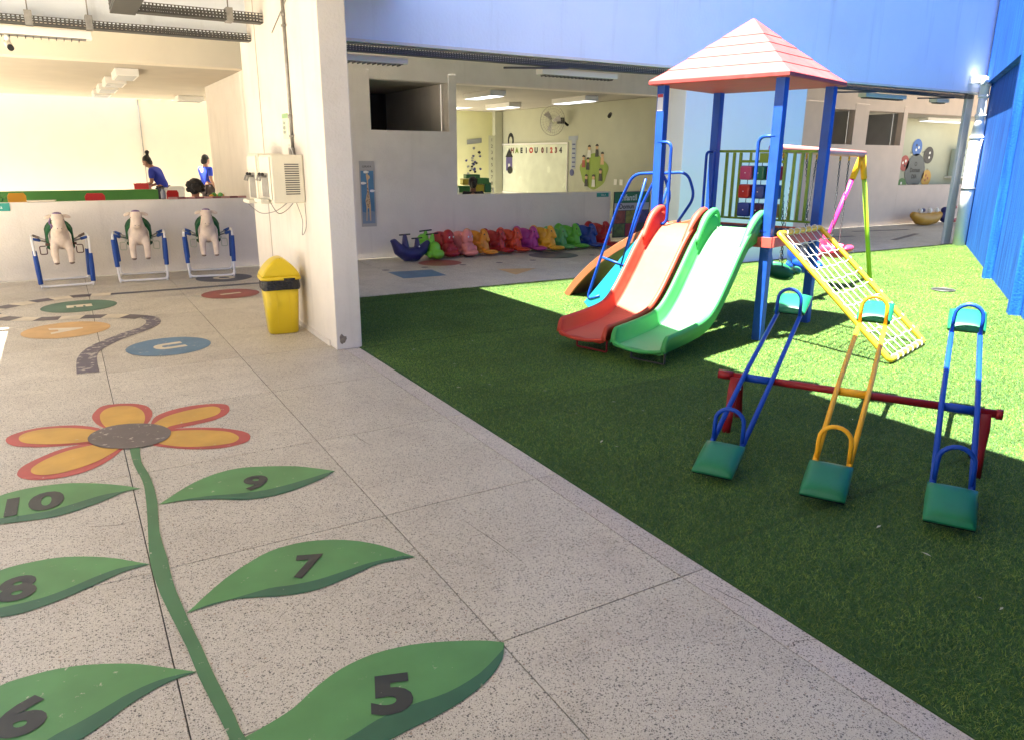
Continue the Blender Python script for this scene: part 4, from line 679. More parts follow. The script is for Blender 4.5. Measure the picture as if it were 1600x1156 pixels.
# green railing with nine turning cubes, on the far side and partly round the right side
rg = bpy.data.objects.new('railing', None)
def railing(x0, y0, x1, y1, cubes):
    L = sqrt((x1 - x0) ** 2 + (y1 - y0) ** 2); ang = math.atan2(y1 - y0, x1 - x0); M = Matrix.Translation((x0, y0, 0)) @ Matrix.Rotation(ang, 4, 'Z')
    f = MB().bb(0, L, -.012, .012, 1.655, 1.68, M=M).build('top_rail', M_green_rail, tw, bevel=.003); MB().bb(0, L, -.012, .012, .985, 1.005, M=M).build('bottom_rail', M_green_rail, tw, bevel=.003)
    if cubes:
        c0, c1 = L * .235, L * .70
        xs = [L * k for k in (.085, .165, .785, .865, .935)]
        fb = MB(); fb.bb(c0 - .013, c0 + .013, -.011, .011, 1.006, 1.654, M=M); fb.bb(c1 - .013, c1 + .013, -.011, .011, 1.006, 1.654, M=M); fb.bb(c0 + .013, c1 - .013, -.011, .011, 1.555, 1.58, M=M)
        fb.bb(c0 + .10, c0 + .12, -.01, .01, 1.58, 1.654, M=M); fb.bb((c0 + c1) / 2 - .03, (c0 + c1) / 2 + .07, -.010, .010, 1.58, 1.65, M=M)
        fb.build('cube_frame', M_green_rail, f)
        cols = [(.45, .06, .16), (.01, .16, .08), (.5, .03, .03)], [(.5, .03, .015), (.01, .05, .26), (.01, .05, .26)], [(.01, .05, .30), (.05, .01, .06), (.6, .34, .01)]
        for ci in range(3):
            xc = c0 + .095 + ci * (c1 - c0 - .19) / 2
            for ri in range(3):
                zc = 1.455 - ri * .185
                tilt = random.uniform(-.25, .25)
                q = MB(); q.box((0, 0, 0), (.135, .115, .14), M=M @ Matrix.Translation((xc, 0, zc)) @ Matrix.Rotation(tilt, 4, 'Z'))
                o = q.build('turning_cube', mat('cube_%d%d' % (ci, ri), cols[ri][ci], .4), f, bevel=.018)
                MB().tube([(0, -.0585, 0), (0, -.0615, 0)], .006, 8, M=M @ Matrix.Translation((xc, 0, zc)) @ Matrix.Rotation(tilt, 4, 'Z')).build('peg', M_white, f)
            MB().tube([(xc, 0, 1.0), (xc, 0, 1.56)], .0035, 6, M=M).build('cube_axle', M_stain, f)
    else: xs = [L * (i + 1) / 9 for i in range(8)]
    for x in xs: MB().bb(x - .0145, x + .0145, -.008, .008, 1.006, 1.654, M=M).build('baluster', M_green_rail, f)
railing(W, D - .06, W, .06, True)
# ---- slides
def slide(name, b0, w, m, label, bed):
    t = None
    path = [(.10, .985), (0.0, .975), (-.10, .925), (-.25, .80), (-.45, .565), (-.62, .375), (-.77, .255), (-.92, .200), (-1.10, .175), (-1.28, .160), (-1.44, .150), (-1.52, .142)]
    path = [(p.x, p.z) for p in crom([(a, 0, z) for a, z in path], 4)]
    rings = []; N = len(path)
    for i, (a, z) in enumerate(path):
        p0 = path[max(i - 1, 0)]; p1 = path[min(i + 1, N - 1)]; t2 = Vector((p1[0] - p0[0], p1[1] - p0[1])).normalized(); nx, nz = t2.y, -t2.x   # normal in a-z plane
        if nz < 0: nx, nz = -nx, -nz
        f = i / (N - 1); H = .125
        if f < .10: H = .05 + .075 * min(1, f / .08)
        if f > .93: H = .125 - .09 * ((f - .93) / .07) ** 1.5
        h = w / 2; th = .010; r = .018
        prof = [(-h + .03, 0), (-h + .012, .02), (-h + .006, H - .02), (-h - .004, H), (-h - .022, H + .006), (-h - .036, H - .004), (-h - .040, H - .03), (-h - .022, H * .5), (-h - .012, -.01), (-h + .02, -.022),
                (h - .02, -.022), (h + .012, -.01), (h + .022, H * .5), (h + .040, H - .03), (h + .036, H - .004), (h + .022, H + .006), (h + .004, H), (h - .006, H - .02), (h - .012, .02), (h - .03, 0)]
        rings.append([(a + nx * q, b0 + p, z + nz * q) for p, q in prof])
    mb = MB(); mb.loft(rings, True, True, True)
    o = mb.build(name, m, tw)
    bv = MB(); rows = []
    for i, (a, z) in enumerate(path):
        p0 = path[max(i - 1, 0)]; p1 = path[min(i + 1, N - 1)]; t2 = Vector((p1[0] - p0[0], p1[1] - p0[1])).normalized(); nx, nz = t2.y, -t2.x
        if nz < 0: nx, nz = -nx, -nz
        rows.append([(a + nx * q, b0 + p, z + nz * q) for p, q in ((-w / 2 + .034, .001), (-w / 2 + .04, .0035), (w / 2 - .04, .0035), (w / 2 - .034, .001))])
    bv.loft(rows, False, False, False).build('slide_bed', bed, o)
    for sgn in (-1, 1):
        for q in (.02, -.03): MB().sph((q, b0 + sgn * (w / 2 - .05), .985), .008, 8, 5).build('screw', M_steel, o)
    # front lip
    lip = crom([(-1.515, b0 - w / 2 - .005, .155), (-1.55, b0 - w / 4, .140), (-1.56, b0, .136), (-1.55, b0 + w / 4, .140), (-1.515, b0 + w / 2 + .005, .155)], 5)
    MB().tube(lip, .016, 10).build('slide_lip', m, o)
    # hood over the entrance
    for s in (-1, 1):
        hood = crom([(-.32, b0 + s * w / 2, .86), (-.16, b0 + s * (w / 2 + .012), 1.06), (.0, b0 + s * (w / 2 + .012), 1.135), (.08, b0 + s * (w / 2 + .010), 1.08), (.085, b0 + s * (w / 2 + .008), .98)], 5)
        MB().tube(hood, [.02 + .014 * sin(pi * min(1, i / 12)) for i in range(len(hood))], 10).build('slide_hood', m, o)
        low = [(q.x, q.y, q.z) for q in hood]; wl_ = MB(); vs = []
        for q in hood: vs.append((q.x, q.y - .010, q.z)); vs.append((q.x, q.y - .010, max(.80 + (q.x + .32) * .35, .78)))
        for q in hood: vs.append((q.x, q.y + .010, q.z)); vs.append((q.x, q.y + .010, max(.80 + (q.x + .32) * .35, .78)))
        K = len(hood); fs = []
        for i in range(K - 1):
            a0, a1 = 2 * i, 2 * i + 2; fs.append((a0, a0 + 1, a1 + 1, a1)); c0 = 2 * K; fs.append((c0 + a0, c0 + a1, c0 + a1 + 1, c0 + a0 + 1)); fs.append((a0, a1, c0 + a1, c0 + a0)); fs.append((a0 + 1, c0 + a0 + 1, c0 + a1 + 1, a1 + 1))
        wl_.add(vs, fs, True).build('slide_cheek', m, o)
    lg = MB().tube(rpath([(-1.36, b0 - w * .36, .15), (-1.36, b0 - w * .36, .012), (-1.36, b0 + w * .36, .012), (-1.36, b0 + w * .36, .15)], .015), .009, 8)
    lg.build('slide_foot', M_stain if 'green' in label else M_red, o)
    o['label'] = label
slide('slide', .865, .44, M_slide_r, 'faded red slide', M_bed_r); slide('slide', .30, .44, M_slide_g, 'bright green slide', M_bed_g)
# ---- climbing net on the near side
NT, NB = Vector((0, -.085, .965)), Vector((0, -1.15, .035)); NW = .93; NX = .03; NS = -.08
fr = MB(); r = .023
cor = [Vector((NX, NT.y, NT.z)), Vector((NX + NW, NT.y, NT.z)), Vector((NX + NW + NS, NB.y, NB.z)), Vector((NX + NS, NB.y, NB.z))]
mid_ = cor[0].lerp(cor[3], .5); fr.tube(rpath([mid_] + [cor[0], cor[1], cor[2], cor[3]] + [mid_], .035), r, 12, cap=False)
nf = fr.build('net_frame', M_yel, tw)
def npt(s, t, sag=.035): # s across 0..1, t down 0..1
    p = NT.lerp(NB, t); nrm = Vector((0, (NB.z - NT.z), -(NB.y - NT.y))).normalized()
    if nrm.z < 0: nrm = -nrm
    return Vector((NX + NW * s + NS * t, p.y, p.z)) - nrm * sag * 4 * s * (1 - s) * sin(pi * t)
ns, ntn = 7, 10; rnd = random.Random(5)
for i in range(1, ns):
    MB().tube([npt(i / ns + rnd.uniform(-.004, .004), .02 + .96 * k / 24) for k in range(25)], .0042, 6).build('net_rope', M_rope, nf)
for j in range(1, ntn):
    MB().tube([npt(.02 + .96 * k / 20, j / ntn + .006 * sin(k * 1.3 + j)) for k in range(21)], .0042, 6).build('net_rope', M_rope, nf)
kn = MB()
for i in range(1, ns):
    for j in range(1, ntn): kn.sph(npt(i / ns, j / ntn), .0105, 6, 4)
for j in range(1, ntn):
    for s in (0, 1): kn.tube([npt(s, j / ntn) + Vector((-.02, 0, 0)), npt(s, j / ntn) + Vector((.02, 0, 0))], .030, 8, cap=True) if False else None
kn.build('net_knot', M_rope, nf, kind='stuff')
lash = MB()
for j in range(1, ntn):
    for s in (0, 1):
        c = npt(s, j / ntn); lash.tube([c + Vector((0, cos(a) * .029 * .7, sin(a) * .029)) for a in [2 * pi * k / 8 for k in range(8)]], .004, 5, closed=True)
for i in range(1, ns):
    c = npt(i / ns, 1); lash.tube([c + Vector((0, cos(a) * .029, sin(a) * .029)) for a in [2 * pi * k / 8 for k in range(8)]], .006, 5, closed=True)
    c = npt(i / ns, 0); lash.tube([c + Vector((0, cos(a) * .029, sin(a) * .029)) for a in [2 * pi * k / 8 for k in range(8)]], .006, 5, closed=True)
lash.build('rope_lashing', M_rope, nf, kind='stuff')
# ---- stair on the far-left side
S0, S1 = .07, .50
sr = MB().bar((S0, D + .06, .90), (S0, D + .83, 0.02), .035, .16).build('stair_stringer', M_cyan, tw, bevel=.004)
MB().bar((S1, D + .06, .90), (S1, D + .83, 0.02), .035, .16).build('stair_stringer', M_cyan, tw, bevel=.004)
for k in range(5):
    t = (k + .6) / 5.2; y = D + .06 + .77 * t; z = .90 - .88 * t
    MB().bb(S0 + .02, S1 - .02, y - .07, y + .07, z - .012, z + .012).build('step', M_cyan, sr, bevel=.003)
for s in (S0 - .01, S1 + .01):
    p = rpath([(s, D + .68, .17), (s, D + .86, .10), (s, D + .50, 1.12), (s, D + .33, 1.44), (s, D - .02, 1.46), (s, D - .12, 1.22), (s, D + .06, .96)], .10, 6)
    h = MB().tube(p, .0145, 10).build('handrail', M_blue, tw)
    MB().tube([(s, D + .43, .50), (s, D + .18, 1.40)], .012, 8).build('handrail_strut', M_blue, h)
    MB().tube([(s, D + .67, .58), (s, D + .38, .52)], .012, 8).build('handrail_strut', M_blue, h)
# ---- curved climbing ramp behind the stair
R0, R1 = .58, 1.08; RP = crom([(0, D + .05, .93), (0, D + .38, .85), (0, D + .78, .65), (0, D + 1.12, .42), (0, D + 1.37, .19), (0, D + 1.53, 0.0)], 6)
ra = MB(); vs = []; K = len(RP); th = .02
def rr(i, s):
    p0, p1 = RP[max(i - 1, 0)], RP[min(i + 1, K - 1)]; t = (p1 - p0).normalized(); nn = Vector((0, -t.z, t.y)); 
    if nn.z < 0: nn = -nn
    return nn
rings = []
for i in range(K):
    nn = rr(i, 0); q = RP[i]; H = .085
    prof = [(R0 + .001, .0), (R1 - .001, .0), (R1 - .001, -.02), (R0 + .001, -.02)]
    rings.append([(a, q.y + nn.y * h, q.z + nn.z * h) for a, h in prof])
rm = ra.loft(rings, False).build('climbing_ramp', M_ramp_shade, tw, bevel=.004)
for s0, s1 in ((R0 - .04, R0 - .001), (R1 + .001, R1 + .04)):
    MB().loft([[(a, RP[i].y + rr(i, 0).y * h, RP[i].z + rr(i, 0).z * h) for a, h in ((s0, -.035), (s1, -.035), (s1, .05), (s0, .05))] for i in range(K)], False).build('ramp_rim', mat('rim_orange', (.34, .11, .045), .5, dirt=.4, dscale=6), rm, bevel=.006)
for k in range(7):
    i = 5 + k * 3
    if i < K:
        q = RP[i]; nn = rr(i, 0); c = Vector((R0 + .13 + .24 * (k % 2), q.y, q.z)) + nn * .012
        MB().sph(c, (.045, .03, .028), 10, 6).build('climbing_hold', M_yel, rm)

# ------------------------------------------------------------------ swing frame beside the tower
sw = thing('swing_set', 'swing frame with pink top beam, pink and lime legs and three bucket seats', 'swing', TO, TR)
B0, B1 = Vector((1.14, .55, 1.70)), Vector((4.25, .70, 1.66))
MB().tube([B0, B1], .042, 14).build('top_beam', mat('beam_pink', (.62, .22, .17), .4, dirt=.2, dscale=6), sw)
ap = B0.lerp(B1, .985)
for foot, m in ((Vector((4.45, .47, 0)), M_lime), (Vector((4.03, 1.12, 0)), M_pinkt)):
    j = ap.lerp(foot, .19); MB().tube([ap, j], .040, 12).build('leg_socket', M_orange, sw); MB().tube([j, foot], .030, 12).build('leg', m, sw)
# bucket seats
def bucket(m):
    b = MB(); rings = []
    for k in range(9):
        t = k / 8; ang = -1.15 + 2.3 * t
        y = .17 * sin(ang); z = .17 * (1 - cos(ang)) + (.10 * max(0, t - .7) / .3)
        wv = .115 + .02 * cos(ang * 1.4); rise = .045 + .02 * abs(ang)
        prof = [(-wv, rise), (-wv * .92, .01), (0, -.004), (wv * .92, .01), (wv, rise), (wv + .018, rise + .006), (wv + .012, -.012), (0, -.024), (-wv - .012, -.012), (-wv - .018, rise + .006)]
        nn = Vector((0, -sin(ang), cos(ang)))
        rings.append([(x, y + nn.y * h, z + nn.z * h) for x, h in prof])
    b.loft(rings, True); return b.mesh('seat')
bk = blob('seat', [('e', (0, 0, .03), (.15, .15, .055)), ('e', (0, .12, .13), (.14, .04, .13), Matrix.Rotation(-.35, 3, 'X').to_euler()), ('e', (0, -.15, .10), (.13, .05, .04)), ('e', (.13, 0, .07), (.03, .13, .06)), ('e', (-.13, 0, .07), (.03, .13, .06))], .012, 3)
seats = [(.155, M_swing_g, .60, .0, 'green bucket'), (.375, mat('swing_blue', (.01, .07, .55), .3), .63, .1, 'blue'), (.755, mat('swing_pink', (.62, .04, .10), .35), .70, -.45, 'pink red')]
for t, m, b_, tilt, lb in seats:
    c = B0.lerp(B1, t); zs = .34 if lb != 'pink red' else .40
    R = Matrix.Translation((c.x, c.y, zs)) @ Matrix.Scale(1.25, 4) @ Matrix.Rotation(tilt + .5, 4, 'Z') @ Matrix.Rotation(.2 + tilt * .3, 4, 'X')
    me = colored(bk, m); me.transform(R @ Matrix.Scale(.92, 4)); s_ = link('seat', me, sw, label=lb + ' swing seat')
    for s in (-1, 1):
        top = c + Vector((s * .15, 0, -.045)); at = R @ Vector((s * .135, 0, .11))
        MB().tube([top + Vector((0, 0, .05)), top + Vector((0, 0, -.05))], .011, 8).build('hanger', M_orange, s_)
        ch = MB(); Lc = (top - at).length; nL = int(Lc / .034); d = (at - top).normalized(); pa = d.orthogonal().normalized(); pb = d.cross(pa)
        for i in range(nL):
            cc = top + d * (i + .5) * Lc / nL; A, Bv = (pa, pb) if i % 2 else (pb, pa)
            ch.tube([cc + d * cos(q) * .021 + A * sin(q) * .010 for q in [2 * pi * k / 8 for k in range(8)]], .0042, 5, closed=True)
        ch.build('chain', M_chain, s_)
        MB().tube([at, R @ Vector((s * .125, -.12, .07))], .006, 6).build('seat_strap', M_black, s_)

# ------------------------------------------------------------------ three-place seesaw
ex = Vector((.871, .491, 0)); bd = Vector((.491, -.871, 0)); SP = Vector((3.475, 2.945, 0)); ZP = .315
ss = thing('seesaw', 'three place seesaw on one dark red axle, green padded seats down at the near end', 'seesaw', (SP.x, SP.y, .004), 0)
def L3(al, be, z): return ex * al + bd * be + Vector((0, 0, z))
ax = MB().tube([L3(0, -.18, ZP), L3(0, 1.22, ZP)], .022, 14).build('axle', M_red, ss)
for be in (-.18, 1.22):
    MB().tube([L3(0, be - .03 * (1 if be < 0 else -1) - .03, ZP), L3(0, be + .03, ZP)], .028, 14).build('axle_cap', M_red, ax)
for be in (-.13, 1.17):
    for s in (-1, 1):
        rings = []
        for t, wd, tk in ((0, .030, .018), (.25, .034, .016), (.6, .026, .014), (1, .026, .014)):
            c = L3(s * (.025 + .13 * t), be, ZP * (1 - t) + .0); rings.append([tuple(c + bd * (wd * cos(q)) + ex * (tk * sin(q))) for q in [2 * pi * k / 12 for k in range(12)]])
        MB().loft(rings, True).build('support_leg', M_red, ss)
MB().box(tuple(L3(-.0365, -.115, .255)), (.005, .05, .022), rz=math.atan2(ex.y, ex.x)).build('sticker', M_white, ss)
# plates between the rails
def pad():
    b = MB(); n = 12; top = []; w, l, h = .105, .135, .032
    for j in range(n + 1):
        row = []
        for i in range(n + 1):
            u, v = 2 * i / n - 1, 2 * j / n - 1
            z = h * (1 - abs(u) ** 3.5) ** .6 * (1 - abs(v) ** 3.5) ** .6
            row.append((v * l, u * w * (1 - .03 * v * v), z))
        top.append(row)
    vs = [p for r in top for p in r] + [(x, y, -.012) for r in top for x, y, z in r]; N = (n + 1) ** 2; fs = []
    for j in range(n):
        for i in range(n):
            a = j * (n + 1) + i; fs.append((a, a + n + 1, a + n + 2, a + 1)); fs.append((N + a, N + a + 1, N + a + n + 2, N + a + n + 1))
    for k in range(n):
        a = k; fs.append((a, a + 1, N + a + 1, N + a)); a = n * (n + 1) + k; fs.append((a + 1, a, N + a, N + a + 1))
        a = k * (n + 1); fs.append((a + n + 1, a, N + a, N + a + n + 1)); a = k * (n + 1) + n; fs.append((a, a + n + 1, N + a + n + 1, N + a))
    b.add(vs, fs, True); return b.mesh('seat')
pm_ = pad(); pm_.materials.append(M_seat)
for i, mt in enumerate((M_blue, M_orange, M_blue)):
    be = .0 + i * .525
    lo, hi = L3(-.80, be, .085), L3(.93, be, .60); pv = L3(0, be, ZP + .02)
    d = (hi - lo).normalized(); up_ = Vector((0, 0, 1)); up_ = (up_ - d * up_.dot(d)).normalized(); g = .083
    bm0 = MB().tube([L3(0, be - g, ZP), L3(0, be + g, ZP)], .0235, 14).build('axle_sleeve', mt, ss)
    fm = None
    for s in (-1, 1):
        q = bd * s * g
        o = MB().tube([lo + q * .95 + d * .02, pv + q, hi + q * .9 - d * .02], .0145, 12).build('rail', mt, ss)
    for e_, s in ((lo, 1), (hi, -1)):
        R = Matrix((( d.x, bd.x, up_.x, e_.x), (d.y, bd.y, up_.y, e_.y), (d.z, bd.z, up_.z, e_.z), (0, 0, 0, 1)))
        k = pm_.copy(); k.transform(R @ Matrix.Translation((-.02 * s, 0, .022))); sp = link('seat', k, ss)
        base = MB().bb(-.13, .13, -.10, .10, .0, .010, M=R @ Matrix.Translation((-.02 * s, 0, 0))).build('seat_plate', M_black, sp)
        c = e_ + d * s * .15
        pth = [c + bd * (-.076) + up_ * .0, c + bd * (-.076) + Vector((0, 0, .10))] + [c + Vector((0, 0, .115)) + bd * (-.076 * cos(a)) + Vector((0, 0, .076 * sin(a))) for a in [pi * k / 10 for k in range(1, 10)]] + [c + bd * .076 + Vector((0, 0, .10)), c + bd * .076]
        MB().tube(pth, .0115, 10).build('handle', mt, ss)
# ------------------------------------------------------------------ cable trays, brackets, lamps
def tray(name, a, b, w, h, label, cell=.034, parent=None):
    """perforated channel from a to b: floor, two slotted sides"""
    a, b = Vector(a), Vector(b); d = (b - a); L = d.length; d.normalize(); M = Matrix.Translation(a) @ Matrix(((d.x, -d.y, 0), (d.y, d.x, 0), (0, 0, 1))).to_4x4()
    t = MB(); t.bb(0, L, -w / 2, w / 2, 0, .003, M=M)
    for s in (-1, 1):
        y = s * w / 2
        rows = 3
        for k in range(rows + 1):
            z = .003 + (h - .003) * k / rows; t.bb(0, L, y - .0015, y + .0015, z - .006 if k else z, z + .006 if k < rows else z, M=M)
        n = int(L / cell)
        for k in range(n): t.bb(k * cell, k * cell + cell * .42, y - .0012, y + .0012, .004, h - .001, M=M)
    o = t.build(name, M_stain, parent)
    if label: tag(o, label, 'cable tray')
    return o
tray('cable_tray', (-2.6, 8.36, 2.705), (1.84, 8.36, 2.705), .12, .07, 'long perforated dark cable tray above the horses, left of the pillar')
tray('cable_tray', (2.09, 8.42, 2.70), (15.0, 8.42, 2.70), .12, .07, 'long dark perforated cable tray running under the pale blue upper wall')
tray('cable_tray', (.78, 7.82, 2.80), (1.845, 7.82, 2.80), .12, .085, 'short perforated tray joining the pillar near the top left', .03)
tg = tray('cable_tray', (.67, 4.2, 2.79), (.67, 7.90, 2.79), .20, .11, 'perforated tray running toward the viewer under the patio roof', .03)
for x, y, z in ((-.05, 8.36, 2.70), (.42, 8.36, 2.70), (1.55, 7.82, 2.79)):
    r = thing('tray_hanger', {-.05: 'thin steel hanger at the far left end of the tray', .42: 'thick strap hanger holding the tray above the long lamp', 1.55: 'steel hanger holding the short tray beside the pillar'}[x], 'hanger', (x, y, z))
    MB().bb(-.03, .03, -.065, .065, 0, .12).build('clamp', M_steel, r, bevel=.004); MB().tube([(0, 0, .12), (0, 0, .58)], .006, 6).build('rod', M_steel, r)
for x in (5.0, 11.3, 13.6):
    o = MB().bar((x - .1, 8.52, 2.66), (x + .75, 8.36, 2.692), .03, .022).build('tray_bracket', M_stain, bevel=0); tag(o, {5.0: 'dark slanting bracket under the tray between the two hanging lamps', 11.3: 'dark bracket under the tray just right of the tower roof', 13.6: 'dark bracket under the tray near the corner column'}[x], 'bracket')
def louvre_lamp(x0, x1, y, z, label, body=M_white):
    t = thing('hanging_lamp', label, 'lamp', ((x0 + x1) / 2, y, z)); L = x1 - x0
    MB().bb(-L / 2, L / 2, -.06, .10, .0, .065).build('housing', body, t, bevel=.006)
    MB().bb(-L / 2 + .05, L / 2 - .05, -.035, .075, -.008, -.001).build('reflector', M_steel, t)
    f = MB()
    for k in range(int(L / .06) - 1): f.bb(-L / 2 + .06 + k * .06, -L / 2 + .066 + k * .06, -.035, .075, -.022, -.009)
    f.build('louvre', M_stain, t)
louvre_lamp(-1.0, .43, 8.42, 2.625, 'long white louvred lamp under the tray at the top left')
louvre_lamp(2.35, 3.64, 8.60, 2.625, 'white louvred lamp just right of the pillar top')
louvre_lamp(5.48, 6.69, 8.60, 2.625, 'white louvred lamp hanging left of the tower roof')
louvre_lamp(12.05, 13.2, 8.60, 2.63, 'grey louvred lamp hanging right of the tower roof')
louvre_lamp(14.2, 14.6, 8.64, 2.63, 'short lamp end beside the corner column')
M_lens = emis('lamp_lens', (.85, .92, 1.0), 0.5)
def box_lamp(x, y, z, lx, ly, label, lens=None, group=None):
    t = thing('ceiling_lamp', label, 'lamp', (x, y, z), 0, group)
    MB().bb(-lx / 2, lx / 2, -ly / 2, ly / 2, -.10, 0).build('housing', M_white, t, bevel=.005)
    MB().bb(-lx / 2 + .03, lx / 2 - .03, -ly / 2 + .03, ly / 2 - .03, -.104, -.101).build('lens', lens or M_steel, t)
names = ['nearest box lamp on the tan ceiling', 'second box lamp on the tan ceiling', 'third box lamp on the tan ceiling', 'farthest box lamp in the row on the tan ceiling']
for (x, y), nme in zip(((1.02, 12.9), (.96, 14.3), (.93, 15.7), (.90, 17.0)), names): box_lamp(x, y, 2.779, .30, .85, nme, mat('lens_dull', (.35, .38, .40), .3), 'box lamps in a row on the tan ceiling')
box_lamp(2.55, 17.6, 2.779, .5, .5, 'box lamp alone near the side wall of the open room')
box_lamp(7.1, 13.1, 2.774, .32, 1.1, 'left near lamp on the whiteboard room ceiling', M_lens); box_lamp(9.25, 13.2, 2.774, .32, 1.2, 'right lamp near the olive side wall', M_lens)
box_lamp(8.95, 15.6, 2.774, .32, 1.1, 'far lamp in front of the whiteboard', M_lens); box_lamp(7.0, 16.2, 2.774, .32, 1.1, 'far left lamp by the yellow wall', M_lens)
box_lamp(22.8, 13.5, 2.774, 2.0, .3, 'long lamp in the far right classroom', M_lens)
# far-side ceiling gaps were added to let daylight in; security camera
sc_ = thing('security_camera', 'small white security camera below the long lamp at top left', 'camera', (-.235, 8.42, 2.62))
MB().tube([(0, 0, 0), (0, -.01, -.05)], .022, 10).build('mount', M_white, sc_); MB().tube([(-.01, .05, -.06), (.012, -.07, -.11)], .028, 12).build('body', M_cream, sc_); MB().tube([(.012, -.072, -.111), (.018, -.10, -.122)], .026, 12).build('lens', M_black, sc_)
sc2 = thing('security_camera', 'tiny dark camera on the wall left of the panel pillar', 'camera', (9.2, 11.9, 2.4))
MB().tube([(0, .02, 0), (-.12, -.1, -.05)], .035, 10).build('body', M_black, sc2)

# ------------------------------------------------------------------ water coolers, conduit, notice on the pillar face (X = 1.85)
cd = thing('conduit', 'grey steel conduit running down the pillar to the water cooler', 'pipe', (1.835, 6.99, 1.62))
MB().tube([(0, 0, 0), (0, 0, 1.68)], .0135, 10).build('tube', M_steel, cd)
for z in (.3, 1.13): MB().tube([(0, 0, z), (0, 0, z + .03)], .019, 10).build('coupling', M_steel, cd)
for z in (.14, 1.05): MB().bb(-.018, .014, -.03, .03, z, z + .018).build('saddle', M_steel, cd)
MB().bb(-.03, .012, -.035, .035, -.02, .05).build('junction_box', M_steel, cd, bevel=.004)
MB().tube(crom([(-.02, -.02, .02), (-.05, -.06, .08), (-.03, -.09, .02), (-.02, -.12, -.1)], 5), .004, 6).build('cable', M_white, cd)
wb_ = MB().tube([(1.843, 7.45, 2.68), (1.843, 6.45, 3.02)], .0045, 6).build('surface_cable', M_steel); tag(wb_, 'thin cable crossing the upper pillar face on a slant', 'cable')
nb = thing('notice', 'small green and white notice beside the conduit', 'notice', (1.8485, 7.22, 1.86))
MB().bb(-.004, 0, -.10, .10, -.11, .11).build('board', mat('notice', (.62, .68, .52), .5), nb)
MB().bb(-.0055, -.0041, -.10, .10, .07, .11).build('band', mat('notice_g', (.25, .42, .2), .5), nb)
for i, s in enumerate(('Use', 'água', 'copo')): text('lettering', s, .045, M_letter, nb, wallM(-.0056, .04, .035 - .045 * i, '-x'))
def cooler(x, y, z, d, w, h, label, two):
    t = thing('water_cooler', label, 'water cooler', (x, y, z)); m = mat('cooler_cream', (.70, .67, .55), .45, var=.03, dirt=.15, dscale=8)
    b = MB(); b.bb(-d, -.002, 0, w, 0, h).build('cabinet', m, t, bevel=.012)
    for k in range(14):
        z0 = .075 + k * (h - .14) / 14; MB().bb(-d * .60, -d * .16, -.0035, -.0005, z0, z0 + .008).build('vent_slot', M_dark if k % 1 == 0 else m, t)
    MB().bb(-d - .012, -d - .001, .02, w - .02, .03, h - .02).build('front_panel', m, t, bevel=.004)
    MB().bb(-d - .015, -d - .0125, w * .22, w * .8, .05, h * .62).build('niche', M_steel, t)
    MB().bb(-d - .09, -d - .016, w * .2, w * .82, .0, .035).build('drip_tray', m, t, bevel=.006)
    for q in (.36, .62):
        c = MB().tube([(-d - .014, w * q, h * .55), (-d - .06, w * q, h * .55), (-d - .075, w * q, h * .46)], .011, 8).build('tap', M_steel, t); MB().sph((-d - .045, w * q, h * .59), .016, 8, 6).build('tap_lever', M_black, c)
    return t
c1 = cooler(1.848, 6.72, 1.20, .28, .42, .41, 'cream water cooler with side vents mounted on the pillar', True)
c2 = cooler(1.848, 7.42, 1.16, .24, .42, .46, 'second cream water cooler mounted behind the vented one', True)
MB().bb(-.20, -.10, -.004, -.0005, .37, .42).build('display', M_stain, c2)
wv = MB(); wv.tube(crom([(1.60, 7.0, 1.2), (1.66, 6.98, 1.1), (1.74, 6.96, 1.13), (1.80, 6.94, 1.2)], 6), .004, 6)
wv.tube(crom([(1.78, 6.80, 1.21), (1.82, 6.78, 1.05), (1.80, 6.74, .92), (1.83, 6.70, 1.0), (1.82, 6.66, 1.2)], 6), .0035, 6)
wv.tube(crom([(1.55, 7.7, 1.15), (1.62, 7.5, 1.07), (1.72, 7.3, 1.1), (1.80, 7.1, 1.2)], 6), .004, 6)
tag(wv.build('loose_cable', M_steel), 'thin loose cables hanging under the water coolers', 'cable')

# ------------------------------------------------------------------ yellow bin
bn = thing('trash_bin', 'yellow swing lid trash bin with black bag rim beside the pillar', 'bin', (1.63, 7.02, .001), radians(-6))
def rrect(w, d, r, z, n=5):
    out = []
    for cx_, cy_, a0 in ((w / 2 - r, d / 2 - r, 0), (-w / 2 + r, d / 2 - r, pi / 2), (-w / 2 + r, -d / 2 + r, pi), (w / 2 - r, -d / 2 + r, 1.5 * pi)):
        for k in range(n + 1): a = a0 + pi / 2 * k / n; out.append((cx_ + r * cos(a), cy_ + r * sin(a), z))
    return out
w0, d0, w1, d1, hb = .265, .24, .325, .29, .50
MB().loft([rrect(w0 - .02, d0 - .02, .05, 0), rrect(w0, d0, .05, .012), rrect(w0 + (w1 - w0) * .5, d0 + (d1 - d0) * .5, .055, hb * .5), rrect(w1, d1, .06, hb)]).build('body', M_bin, bn)
for s in (-.05, .06): MB().bar((s, -d0 / 2 - .002, .03), (s, -d1 / 2 - .001, .48), .004, .004, (0, 1, 0)).build('rib', M_bin, bn)
bg_ = []; rnd = random.Random(4)
for k, z in enumerate((.418, .43, .45, .475, .50, .515)):
    bg_.append([(x * (1 + rnd.uniform(-.006, .012)), y * (1 + rnd.uniform(-.006, .012)), zz2 + (rnd.uniform(-.006, .006) if k == 0 else 0)) for x, y, zz2 in rrect(w1 + .012 + .004 * sin(k), d1 + .012 + .004 * sin(k), .06, z)])
MB().loft(bg_, cap=False).build('bin_bag', M_bag, bn)
